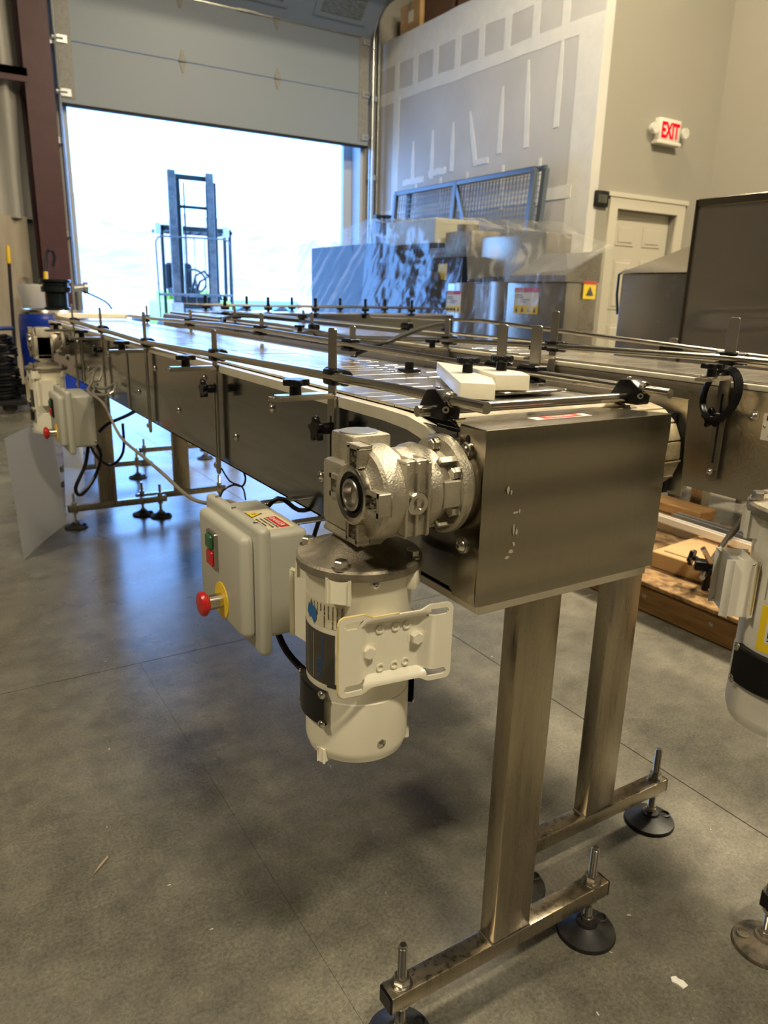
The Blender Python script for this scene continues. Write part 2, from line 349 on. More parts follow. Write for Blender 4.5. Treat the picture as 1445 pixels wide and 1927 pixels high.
def star(n, ro, ri, k=6):
    P = []
    for i in range(n*k):
        a = 2*pi*i/(n*k); t = 0.5+0.5*cos(n*a); P.append(((ri+(ro-ri)*t**0.8)*cos(a), (ri+(ro-ri)*t**0.8)*sin(a)))
    return P
def knob(name, p, d, parent, n=5, ro=0.021, ri=0.010, h=0.011, stem=0.016, rs=0.009, rod=0.0):
    """plastic star knob whose hub starts at p and points along d"""
    p, d = Vector(p), Vector(d).normalized(); u = d.orthogonal().normalized(); v = d.cross(u); b = B()
    b.lathe(p, d, [(0,0), (rs,0), (rs*0.92,stem+0.002), (0,stem+0.002)], 16)
    b.prism(star(n, ro, ri), p+d*stem, u, v, h, 0.0015, 1)
    if rod: b.lathe(p-d*rod, d, [(0,0), (0.004,0), (0.004,rod), (0,rod)], 10)
    return O(name, b, BLACK, parent, sharp=40)

# ================================================================== ROOM
YW = 9.0
st = B(); st.box(-9.2, 7.4, -8.2, 9.3, -0.12, -0.012); FL = struct('floor', st, BLACKM)
slabs = [(-9,0.4547,-8,2.069), (0.4553,1.3905,-8,2.069), (1.3935,7.2,-8,2.069), (-9,1.3905,2.072,9.3), (1.3935,7.2,2.072,9.3)]
for i, (a, b_, c, d) in enumerate(slabs):
    st = B(); st.box(a, b_, c, d, -0.05, 0.0); struct('floor_slab', st, FLOOR, FL)
# back wall with the door opening x 1.62..5.18, z 0..4.2
st = B()
st.box(-9.2, 1.62, YW, YW+0.25, 0, 7); st.box(5.18, 7.4, YW, YW+0.25, 0, 7); st.box(1.62, 5.18, YW, YW+0.25, 4.2, 7)
WB = struct('wall_back', st, WALLE)
st = B(); st.box(1.62, 1.66, YW-0.02, YW+0.27, 0, 4.2); st.box(5.14, 5.18, YW-0.02, YW+0.27, 0, 4.2); st.box(1.62, 5.18, YW-0.02, YW+0.27, 4.16, 4.2)
st.box(5.02, 5.14, YW+0.20, YW+0.27, 0, 4.2)
struct('trim_1', st, mat('door_jamb_steel', (0.45,0.48,0.50), 0.45))
st = B(); st.box(-9.2, -9.0, -8.2, 9.2, 0, 7); struct('wall_left', st, WALLD)
st = B(); st.box(-9.2, 7.4, -8.2, -8.0, 0, 7); struct('wall_front', st, WALLD)
st = B(); st.box(7.14, 7.4, -8.2, 9.2, 0, 7); struct('wall_right', st, WALLP)
st = B(); st.box(-9.2, 7.4, -8.2, 9.3, 6.8, 7.0); struct('ceiling', st, CEIL)
# exit wall (facing the camera) y = 5.27 with a door recess
st = B(); dx0, dx1, dz = 5.80, 6.66, 1.90
st.box(5.43, dx0, 5.27, 5.40, 0, 6.8); st.box(dx1, 7.15, 5.27, 5.40, 0, 6.8); st.box(dx0, dx1, 5.27, 5.40, dz, 6.8)
struct('wall_exit', st, WALLP)
st = B()
st.box(dx0-0.11, dx0, 5.25, 5.27, 0, dz+0.10); st.box(dx1, dx1+0.11, 5.25, 5.27, 0, dz+0.10); st.box(dx0, dx1, 5.25, 5.27, dz, dz+0.10)
st.box(dx0-0.14, dx1+0.14, 5.24, 5.27, dz+0.10, dz+0.14)
struct('trim_2', st, DWHITE)
dr = B(); dr.box(dx0+0.005, dx1-0.005, 5.345, 5.38, 0.01, dz-0.005)
DR = struct('door_1', dr, DWHITE)
for cx_ in (dx0+0.235, dx1-0.235):
    for z0, z1 in ((1.58, 1.78), (0.98, 1.46), (0.22, 0.84)):
        q = B(); w2 = 0.135
        q.box(cx_-w2, cx_+w2, 5.336, 5.346, z0, z1, 0.006, 1); q.box(cx_-w2+0.03, cx_+w2-0.03, 5.328, 5.34, z0+0.03, z1-0.03, 0.006, 1)
        struct('door_panel', q, DWHITE, DR)
q = B(); q.lathe((dx1-0.07, 5.345, 1.0), -Y, [(0,0),(0.03,0),(0.03,0.01),(0.012,0.015),(0.012,0.04),(0.028,0.05),(0.03,0.065),(0,0.075)], 20); struct('door_handle', q, BOLT, DR)
# drywall partition x = 5.42, open above z 4.04
st = B(); st.box(5.42, 5.44, 5.268, YW, 0, 3.46); st.box(5.42, 5.44, 5.268, YW, 3.46, 4.04)
st.b.free(); st = B(); st.box(5.42, 5.53, 5.268, YW, 0, 4.04)
DW = struct('wall_partition', st, DRY)
def mud(y0, y1, z0, z1, t=0.0015, taper=False, skew=0.0):
    mud.k += 1; t = 0.0008+0.00012*mud.k
    q = B(); n = 14; P = []
    rr = random.random()*50
    if (z1-z0) > (y1-y0):
        for k in range(n+1):
            f = k/n; w = (0.35+0.65*min(1, 2.2*(1-f))) if taper else 1
            w *= 1+0.12*noise.noise(Vector((rr, k*0.6, 0))); P.append(((y0+y1)/2+skew*f-(y1-y0)/2*w, z0+(z1-z0)*f))
        for k in range(n, -1, -1):
            f = k/n; w = (0.35+0.65*min(1, 2.2*(1-f))) if taper else 1
            w *= 1+0.12*noise.noise(Vector((rr+9, k*0.6, 0))); P.append(((y0+y1)/2+skew*f+(y1-y0)/2*w, z0+(z1-z0)*f))
    else:
        for k in range(n+1): P.append((y0+(y1-y0)*k/n, z0+0.02*noise.noise(Vector((rr, k*0.9, 0)))))
        for k in range(n, -1, -1): P.append((y0+(y1-y0)*k/n, z1+0.02*noise.noise(Vector((rr+5, k*0.9, 0)))))
    q.prism(P, (5.4195, 0, 0), Y, Z, -t); q.b.normal_update()
    return O('joint_compound', q, MUD, DW)
mud.k = 0
mud(5.27, 9.0, 3.74, 4.04); mud(5.27, 9.0, 3.34, 3.46); mud(5.27, 5.45, 0.5, 3.36); mud(5.45, 5.56, 0.5, 3.34)
for y_ in (5.75, 6.15, 6.56, 6.97, 7.38, 7.79, 8.20, 8.60): mud(y_-0.05, y_+0.05, 3.44, 3.78)
for y_, z0, z1, sk in ((5.77,2.62,3.36,0.0), (6.17,2.50,3.28,0.05), (6.58,2.50,3.12,0.0), (6.97,2.45,2.98,0.14), (7.40,2.42,2.92,0.0), (7.79,2.38,2.90,0.0), (8.19,2.38,2.84,0.0)):
    mud(y_-0.035, y_+0.035, z0, z1, 0.0012, True, sk)
mud(8.52, 8.66, 1.9, 3.38); mud(7.5, 7.85, 2.41, 2.48); mud(7.95, 8.40, 2.36, 2.43); mud(6.75, 7.0, 2.43, 2.49)
mud(5.5, 8.9, 1.98, 2.10, 0.0008)
for y_ in (5.95, 6.5, 7.1, 7.6, 8.1): mud(y_-0.02, y_+0.02, 1.95, 2.38, 0.0006)
# shelf floor above the partition room with cartons on it
st = B(); st.box(5.53, 7.14, 5.40, 9.0, 3.86, 3.96); struct('ceiling_loft', st, BOXD)
def carton(x0, x1, y0, y1, z0, z1, label, m=BOXD):
    t = thing('carton', label, 'box', ((x0+x1)/2, (y0+y1)/2, z0), 'cartons stored on the loft')
    q = B(); q.box(x0, x1, y0, y1, z0, z1, 0.008, 1); O('box_body', q, m, t)
    q = B(); q.box(x0-0.002, x1+0.002, (y0+y1)/2-0.03, (y0+y1)/2+0.03, z1-0.10, z1+0.002); O('packing_tape', q, BRK, t)
    return t
carton(5.56, 6.0, 8.35, 8.78, 3.96, 4.42, 'brown carton on the loft beside the curved door track', CARD)
carton(5.60, 6.1, 7.75, 8.30, 3.96, 4.50, 'dark carton on the loft, second from the garage door')
carton(5.56, 6.0, 6.95, 7.62, 3.96, 4.36, 'dark brown carton on the loft, third from the garage door')
q = B(); q.box(5.558, 5.56, 8.5, 8.6, 4.20, 4.32)
O('shipping_label', q, LABW, [o for o in bpy.data.objects if o.name == 'carton'][0])

# ---- garage door
GD = thing('garage_door', 'white sectional garage door, half open above the bright opening', 'garage door', (3.4, YW-0.05, 2.85))
secs = [(2.856, 3.425), (3.430, 4.04)]
for i, (z0, z1) in enumerate(secs):
    q = B(); q.box(1.60, 5.20, YW-0.10, YW-0.055, z0, z1, 0.004, 1); O('door_section', q, DOORP, GD)
# bent section going up and inwards, then the horizontal one
a = radians(48); Rb = R3(X, Vector((0, -sin(a), cos(a))))
c0 = Vector((3.4, YW-0.08, 4.045)); dv = Vector((0, -sin(a), cos(a)))
q = B(); q.obox(c0+dv*0.29, (3.6, 0.575, 0.045), Rb, 0.004, 1); sec3 = O('door_section', q, DOORP, GD)
c1 = c0+dv*0.585; dv2 = Vector((0, -cos(radians(8)), sin(radians(8))))
q = B(); q.obox(c1+dv2*0.29, (3.6, 0.575, 0.045), R3(X, dv2), 0.004, 1); O('door_section', q, DOORP, GD)
q = B(); q.obox(c1+dv2*0.88, (3.6, 0.575, 0.045), R3(X, dv2), 0.004, 1); O('door_section', q, DOORP, GD)
w_in = -X.cross(dv)  # towards the room / down
w_in = Vector((0, -cos(a), -sin(a)))
for cx_ in (4.72, 3.72, 2.72):
    q = B(); cc = Vector((cx_, 0, 0)) + Vector((0, c0.y, c0.z)) + dv*0.33 + w_in*0.026
    q.obox(cc, (0.66, 0.34, 0.012), R3(X, dv), 0.01, 2)
    f = O('window_frame', q, DOORP, GD)
    q = B(); q.obox(cc+w_in*0.008, (0.52, 0.22, 0.006), R3(X, dv), 0.004, 1); O('window_pane', q, SKYL, f)
q = B(); q.box(1.60, 5.20, YW-0.115, YW-0.04, 2.83, 2.858, 0.006, 1); O('bottom_seal', q, BLACKM, GD)
q = B()
for xx in (1.60, 5.06): q.box(xx, xx+0.14 if xx < 3 else xx+0.12, YW-0.106, YW-0.10, 2.90, 4.03)
O('end_stile', q, STILE, GD)
for xx, zz in ((2.87, 3.428), (3.98, 3.428), (2.87, 4.04), (3.98, 4.04)):
    q = B(); q.prism([(-0.03,0.0),(0,-0.10),(0.03,0),(0,0.10)], (xx, YW-0.101, zz), X, Z, 0.0) if False else None
    q.prism([(-0.035,0.02),(-0.035,-0.02),(-0.01,-0.11),(0.01,-0.11),(0.035,-0.02),(0.035,0.02),(0.01,0.11),(-0.01,0.11)], (xx, YW-0.10, zz), X, Z, 0.006)
    q.cyl((xx-0.04, YW-0.112, zz), (xx+0.04, YW-0.112, zz), 0.010, n=10); O('hinge', q, STILE, GD)
for xx, sx_ in ((1.60, -1), (5.20, 1)):
    for zz in (2.95, 3.43, 4.0):
        q = B(); q.cyl((xx-0.06*sx_, YW-0.125, zz), (xx+0.05*sx_, YW-0.125, zz), 0.008, n=8); q.cyl((xx+0.02*sx_, YW-0.125, zz), (xx+0.05*sx_, YW-0.125, zz), 0.028, n=16)
        q.box(min(xx-0.10*sx_, xx), max(xx-0.10*sx_, xx), YW-0.120, YW-0.10, zz-0.035, zz+0.035); O('roller', q, GALV, GD)
q = B(); q.box(3.5, 3.75, YW-0.125, YW-0.10, 4.028, 4.05); q.box(2.3, 5.1, YW-0.112, YW-0.10, 4.03, 4.048); O('stiffener_strip', q, ROD, GD)
def track(xx, sgn, lab):
    path = [Vector((xx, YW-0.12, 0.02)), Vector((xx, YW-0.12, 3.95))]
    for k in range(1, 9): t_ = pi/2*k/8; path.append(Vector((xx, YW-0.12-0.42*(1-cos(t_)), 3.95+0.42*sin(t_))))
    path.append(Vector((xx, YW-3.2, 4.40)))
    t = thing('door_track', lab, 'door track', (xx, YW-0.12, 0), 'garage door tracks')
    for off, nm in ((-0.028, 'track_lip'), (0.028, 'track_lip')):
        q = B(); q.tube([p+Vector((0, off if i < 2 else off*0.7, 0 if i < 2 else -off*0.5)) for i, p in enumerate(path)], 0.010, 6); O(nm, q, GALV, t)
    q = B(); n = len(path)
    for i in range(n-1):
        A, C = path[i], path[i+1]; d = (C-A).normalized(); nn = X.cross(d)
        q.poly([A+nn*0.03+X*sgn*0.02, A-nn*0.03+X*sgn*0.02, C-nn*0.03+X*sgn*0.02, C+nn*0.03+X*sgn*0.02])
    O('track_web', q, GALV, t)
    q = B()
    for zz in (0.5, 1.6, 2.5, 3.4): q.box(min(xx, xx+sgn*0.08), max(xx, xx+sgn*0.08), YW-0.12, YW, zz-0.03, zz+0.03)
    q.box(min(xx+sgn*0.055, xx+sgn*0.08), max(xx+sgn*0.055, xx+sgn*0.08), YW-0.06, YW, 0.0, 3.9); O('track_bracket', q, GALV, t)
track(1.585, -1, 'galvanised left track of the garage door beside the maroon column')
track(5.235, 1, 'galvanised right track of the garage door, curving inward above')
# conduits and black posts right of the door
for xx, nm, lb in ((5.32, 0.012, 'grey conduit pipe between the right track and the corner'), (5.375, 0.018, 'thicker grey pipe standing in the corner by the partition')):
    q = B(); q.cyl((xx, YW-0.05, 0), (xx, YW-0.05, 4.9), nm, n=10); tag(O('conduit', q, GALV, base=(xx, YW-0.05, 0)), lb, 'pipe')
for xx, yy, lb in ((5.20, 8.62, 'left of two dark posts leaning by the door track'), (5.30, 8.56, 'right of two dark posts leaning by the door track')):
    q = B(); q.box(xx-0.04, xx+0.04, yy-0.04, yy+0.04, 0, 2.02, 0.006, 1); q.box(xx-0.046, xx+0.046, yy-0.046, yy+0.046, 2.0, 2.03, 0.004, 1)
    tag(O('dark_post', q, MESHM, base=(xx, yy, 0)), lb, 'post', 'dark posts by the door')

# ---- maroon column and girt, vapor barrier, lower wall
t = thing('steel_column', 'maroon steel I-column left of the garage opening', 'column', (1.38, 8.8, 0))
q = B(); q.box(1.24, 1.50, 8.66, 8.68, 0, 6.8); O('flange', q, MAROON, t)
q = B(); q.box(1.24, 1.50, 8.97, 8.99, 0, 6.8); O('flange', q, MAROON, t)
q = B(); q.box(1.365, 1.378, 8.68, 8.97, 0, 6.8); O('web', q, MAROON, t)
q = B(); q.box(-2.5, 1.26, 8.60, 8.66, 2.98, 3.05); q.box(-2.5, 1.26, 8.60, 8.61, 2.93, 3.05)
tag(O('wall_girt', q, MAROON, base=(-0.6, 8.63, 2.98)), 'maroon horizontal girt crossing the white wall sheeting at left', 'beam')
def sheet(x0, x1, y, z0, z1, amp, nx=60, nz=12, seed=0.0, freq=5.0):
    q = B(); g = [[q.b.verts.new((x0+(x1-x0)*i/nx, y+amp*noise.noise(Vector((freq*(x0+(x1-x0)*i/nx), seed, 0.8*(z0+(z1-z0)*j/nz)))), z0+(z1-z0)*j/nz)) for j in range(nz+1)] for i in range(nx+1)]
    for i in range(nx):
        for j in range(nz): q.b.faces.new((g[i][j], g[i+1][j], g[i+1][j+1], g[i][j+1]))
    return q
q = sheet(-3.0, 1.22, 8.80, 1.72, 6.7, 0.14, 120, 14, 3.1, 6.0)
for v in q.b.verts:
    if v.co.x > 1.1: v.co.y += 0.05
tag(O('vapor_barrier', q, VAPOR, sharp=180, base=(-1, 8.8, 1.7)), 'white plastic insulation facing hanging in folds left of the maroon column', 'sheeting')
q = sheet(-3.0, 1.16, 8.84, 0.0, 1.74, 0.07, 80, 8, 8.0, 5.0)
tag(O('wall_blanket', q, mat('tan_kraft_facing', (0.36,0.30,0.22), 0.6, color2=(0.42,0.36,0.27), scale=3, bump=0.5, bscale=5, stretch=(4,4,0.7)), sharp=180, base=(-1, 8.84, 0)), 'tan insulation blanket on the wall below the white sheeting', 'sheeting')

# exit sign
E0 = thing('exit_sign', 'lit red EXIT sign with two emergency lamp heads on the tan wall', 'exit sign', (6.33, 5.27, 2.51))
q = B(); q.box(6.19, 6.49, 5.20, 5.268, 2.52, 2.72, 0.008, 2); O('housing', q, EXITW, E0)
q = B(); q.box(6.17, 6.51, 5.19, 5.268, 2.495, 2.525, 0.006, 1); O('battery_tray', q, EXITW, E0)
text('lettering', 'EXIT', 0.185, (6.215, 5.1985, 2.555), X, Z, EXITR, E0, sx=0.66, depth=0.001, bold=0.035)
for xx in (6.125, 6.555):
    q = B(); q.lathe((xx, 5.24, 2.62), -Y, [(0,-0.02),(0.03,-0.015),(0.045,0.01),(0.05,0.04),(0.046,0.055),(0,0.06)], 24); h = O('lamp_head', q, CLEAR, E0)
    q = B(); q.lathe((xx, 5.24, 2.62), -Y, [(0,0.0),(0.014,0.01),(0.014,0.03),(0,0.035)], 14); q.box(min(xx, 6.34), max(xx, 6.34), 5.245, 5.26, 2.61, 2.63); O('lamp_bulb', q, EXITW, h)
# thermostat
t = thing('wall_clock_thermostat', 'black square digital display on the tan wall left of the door', 'thermostat', (5.57, 5.25, 1.96))
q = B(); q.box(5.485, 5.655, 5.235, 5.268, 1.895, 2.035, 0.012, 2); O('case', q, BLACKM, t)
q = B(); q.box(5.515, 5.625, 5.233, 5.236, 1.93, 2.00, 0.0); O('screen', q, mat('dim_screen', (0.07,0.075,0.055), 0.2), t)
text('digits', '3:15', 0.035, (5.53, 5.2325, 1.965), X, Z, INK, t); text('digits', '68 40', 0.022, (5.53, 5.2325, 1.938), X, Z, INK, t)

# ================================================================== OUTSIDE
q = B(); q.box(-80, 120, 9.3, 500, -0.3, -0.06); g = O('ground_outside', q, mat('snowy_gravel', (0.62,0.60,0.55), 0.9, color2=(0.72,0.71,0.68), scale=0.2)); g['kind'] = 'structure'
q = B(); nx, ny = 110, 26; g = []
for i in range(nx+1):
    row = []
    for j in range(ny+1):
        x_ = -900+2400*i/nx; y_ = 480+900*j/ny; f = j/ny
        e = f**1.3; ridge = 78+55*noise.noise(Vector((x_*0.0022, 3.3, 0)))+34*noise.noise(Vector((x_*0.008, y_*0.004, 1)))+22*noise.noise(Vector((x_*0.022, y_*0.012, 5)))
        row.append(q.b.verts.new((x_, y_, -2+e*ridge*1.45+max(0, 14*(1-abs(f-0.35)*3))*noise.noise(Vector((x_*0.012, 9, 0))))))
    g.append(row)
for i in range(nx):
    for j in range(ny): q.b.faces.new((g[i][j], g[i+1][j], g[i+1][j+1], g[i][j+1]))
m_ = O('mountains', q, mat('snowy_mountain', (0.33,0.25,0.19), 0.9, color2=(0.55,0.43,0.33), scale=0.02), sharp=180); m_['kind'] = 'structure'  # warm-lit tan put into the snow colour, offsetting the blue sky light

# forklift, seen from the front
F = thing('forklift', 'forklift with tall grey mast parked outside facing the open garage door', 'forklift', (4.25, 13.4, -0.06))
def fb(nm, m, *boxes, bev=0.01):
    q = B()
    for bx in boxes: q.box(*bx, bev, 1)
    return O(nm, q, m, F)
for x0 in (3.86, 4.50):
    fb('mast_rail', MASTG, (x0, x0+0.13, 13.0, 13.06, 0.05, 2.93)); fb('mast_rail', TRUCKG, (x0+0.09 if x0 < 4 else x0+0.10, x0+0.22 if x0 < 4 else x0+0.20, 13.08, 13.2, 0.05, 2.80))
fb('mast_crossbar', TRUCKG, (3.95, 4.6, 13.06, 13.12, 2.80, 2.88)); fb('mast_crossbar', TRUCKG, (4.0, 4.6, 13.06, 13.12, 2.36, 2.41)); fb('mast_crossbar', TRUCKG, (3.9, 4.7, 13.06, 13.16, 0.75, 0.95))
q = B(); q.tube([(4.07, 13.15, 0.1), (4.07, 13.15, 2.6)], 0.04, 10); O('lift_cylinder', q, ROD, F)
q = B(); q.tube([(4.50, 13.02, 0.9), (4.50, 13.02, 2.75)], 0.014, 6); q.tube([(4.12, 13.02, 0.9), (4.12, 13.02, 2.75)], 0.014, 6); O('lift_chain', q, TRUCKG, F)
q = B(); q.tube([(3.60,12.9,0.2),(3.58,12.9,1.80),(3.62,12.9,1.87),(3.68,12.9,1.89),(4.74,12.9,1.90),(4.82,12.9,1.87),(4.86,12.9,1.78),(4.88,12.9,0.2)], 0.014, 8)
for xx in (4.05, 4.22, 4.40): q.tube([(xx,12.9,0.8),(xx,12.9,1.89)], 0.007, 6)
q.tube([(3.60,12.9,0.98),(4.88,12.9,0.98)], 0.022, 8); O('load_backrest', q, MASTG, F)
fb('carriage', TRUCKW, (3.80, 4.0, 12.92, 13.0, 0.2, 0.85)); fb('carriage', TRUCKW, (4.52, 4.70, 12.92, 13.0, 0.2, 0.85)); fb('carriage', TRUCKW, (3.65, 3.80, 12.94, 13.0, 0.30, 0.66))
for x0, x1 in ((3.90, 3.95), (5.03, 5.08), (5.13, 5.18)): fb('guard_post', TRUCKG, (x0, x1, 13.7, 13.76, 0.6, 2.12))
fb('overhead_guard', TRUCKG, (3.88, 5.12, 13.70, 13.76, 2.05, 2.13), (4.0, 5.2, 14.3, 14.36, 2.03, 2.09), (3.92, 3.98, 13.7, 14.36, 2.03, 2.09), (5.14, 5.20, 13.7, 14.36, 2.03, 2.09))
for k in range(6): fb('guard_bar', TRUCKG, (4.06+k*0.18, 4.09+k*0.18, 13.76, 14.3, 2.04, 2.07), bev=0.0)
fb('guard_lamp', INKW, (3.80, 3.89, 13.66, 13.74, 1.98, 2.16)); fb('guard_lamp', INKW, (5.02, 5.12, 13.66, 13.74, 1.98, 2.16))
fb('body', LIMEP, (4.05, 5.05, 13.4, 15.4, 0.25, 0.88), (4.25, 5.15, 14.8, 15.6, 0.3, 1.05), bev=0.05)
fb('bumper', TRUCKW, (4.0, 5.0, 13.3, 13.42, 0.60, 0.74)); fb('dashboard', TRUCKW, (4.10, 4.85, 13.45, 13.6, 0.86, 0.96))
fb('seat', BLACKM, (4.3, 4.8, 14.4, 14.9, 0.95, 1.10), (4.3, 4.8, 14.85, 15.0, 1.05, 1.55), bev=0.04)
q = B(); q.tube([(4.55+0.2*cos(a_), 13.95+0.08*sin(a_), 1.22+0.2*sin(a_)) for a_ in [2*pi*k/20 for k in range(20)]], 0.018, 6, closed=True); q.tube([(4.55,13.95,1.22),(4.55,13.75,0.95)], 0.03, 8); O('steering_wheel', q, TRUCKG, F)
q = B(); q.tube([(4.3,13.4,1.0),(4.35,13.3,1.3),(4.5,13.3,1.38),(4.7,13.35,1.2),(4.85,13.4,0.9)], 0.02, 6); q.tube([(4.38,13.4,1.0),(4.42,13.3,1.2),(4.6,13.3,1.3),(4.72,13.35,1.0)], 0.02, 6); O('hydraulic_hose', q, TRUCKG, F)
for xx in (3.80, 4.86):
    for yy in (13.5, 15.3):
        q = B(); q.lathe((xx-0.1, yy, 0.24), X, [(0,0),(0.14,0),(0.28,0.02),(0.30,0.05),(0.30,0.17),(0.28,0.2),(0.14,0.2),(0,0.2)], 24); O('wheel', q, RUB, F)
# low trailer in the distance
C_ = thing('flat_trailer', 'low pale blue trailer with red marker light parked beyond the forklift', 'trailer', (10.8, 26, -0.06))
q = B(); q.box(9.4, 12.1, 25.4, 26.6, 0.42, 0.74, 0.04, 1); O('trailer_bed', q, CARB, C_)
for xx in (10.0, 11.4):
    q = B(); q.cyl((xx, 25.35, 0.24), (xx, 25.6, 0.24), 0.30, n=24); O('wheel', q, RUB, C_)
q = B(); q.box(12.0, 12.14, 25.36, 25.6, 0.48, 0.66); O('tail_light', q, RED, C_)
# ================================================================== CONVEYORS
def leveling(parent, x, y, ztop, rub=RUB, rodtop=0.178):
    q = B(); q.lathe((x,y,0), Z, [(0,0),(0.051,0),(0.0515,0.003),(0.050,0.0075),(0.047,0.0085),(0.030,0.015),(0.019,0.021),(0.017,0.026),(0,0.026)], 40)
    a = random.uniform(-0.6, 0.1) if rub is RUB else 2.2
    q.lathe((x+0.034*cos(a), y+0.034*sin(a), 0.0085), Z, [(0.011,0),(0.011,0.008),(0.0085,0.009),(0.0065,0.004),(0,0.003)], 16)
    pad = O('foot_pad', q, rub, parent)
    q = B(); q.lathe((x,y,0.024), Z, [(0,0),(0.011,0),(0.011,0.010),(0,0.010)], 6); q.lathe((x,y,0.034), Z, [(0,0),(0.009,0),(0.009,0.006),(0,0.006)], 16)
    pr = [(0,0)]; z0 = 0.03; n = int((rodtop-z0-0.003)/0.0021)
    for k in range(n): pr += [(0.0063, k*0.0021), (0.0072, k*0.0021+0.00105)]
    pr += [(0.006, n*0.0021), (0.005, rodtop-z0), (0, rodtop-z0)]
    q.lathe((x,y,z0), Z, pr, 14); rod = O('threaded_rod', q, BOLT, parent)
    q = B()
    q.lathe((x,y,ztop), Z, [(0,0),(0.0165,0),(0.0165,0.0018),(0,0.0018)], 24); q.lathe((x,y,ztop+0.002), Z, [(0,0),(0.0125,0),(0.0125,0.002),(0,0.002)], 20)
    q.lathe((x,y,ztop+0.004), Z, [(0,0),(0.0125,0),(0.0128,0.001),(0.0128,0.010),(0.0115,0.0118),(0,0.0118)], 6)
    O('lock_nut', q, BOLT, parent)
    q = B(); q.lathe((x,y,ztop-0.040), Z, [(0,0),(0.0125,0),(0.0125,0.008),(0,0.008)], 6); O('lock_nut', q, BOLT, parent)
    return pad
def stand(parent, xc, y, half=0.222, foot=0.1955, top=0.70, ztop=0.107, postx=None, rub=RUB, zb=0.078, cap=True, rt_=0.178):
    px_ = xc if postx is None else postx
    q = B(); q.box(xc-half, xc+half, y-0.0165, y+0.0165, zb, ztop, 0.0025, 2)
    bm_ = O('foot_beam', q, STEELV, parent)
    q = B(); q.box(px_-0.038, px_+0.038, y-0.0165, y+0.0165, ztop, top, 0.003, 2)
    O('support_post', q, STEELV, parent)
    q = B()
    for dx, dy, lx, ly in ((0,-0.0175,0.078,0.003), (-0.0385,0,0.003,0.034), (0.0385,0,0.003,0.034)): q.box(px_+dx-lx/2, px_+dx+lx/2, y+dy-ly/2, y+dy+ly/2, ztop-0.001, ztop+0.0025, 0.001, 1)
    O('weld_seam', q, BRK, parent)
    for s_ in (-1, 1):
        q = B(); q.box(xc+s_*half-0.002, xc+s_*half+0.003, y-0.0162, y+0.0162, zb-0.001, ztop-0.0005, 0.002, 1)
        O('end_cap', q, BLACK, parent, 'black plastic tube end cap')
        leveling(parent, xc+s_*foot, y, ztop, rub, rt_)

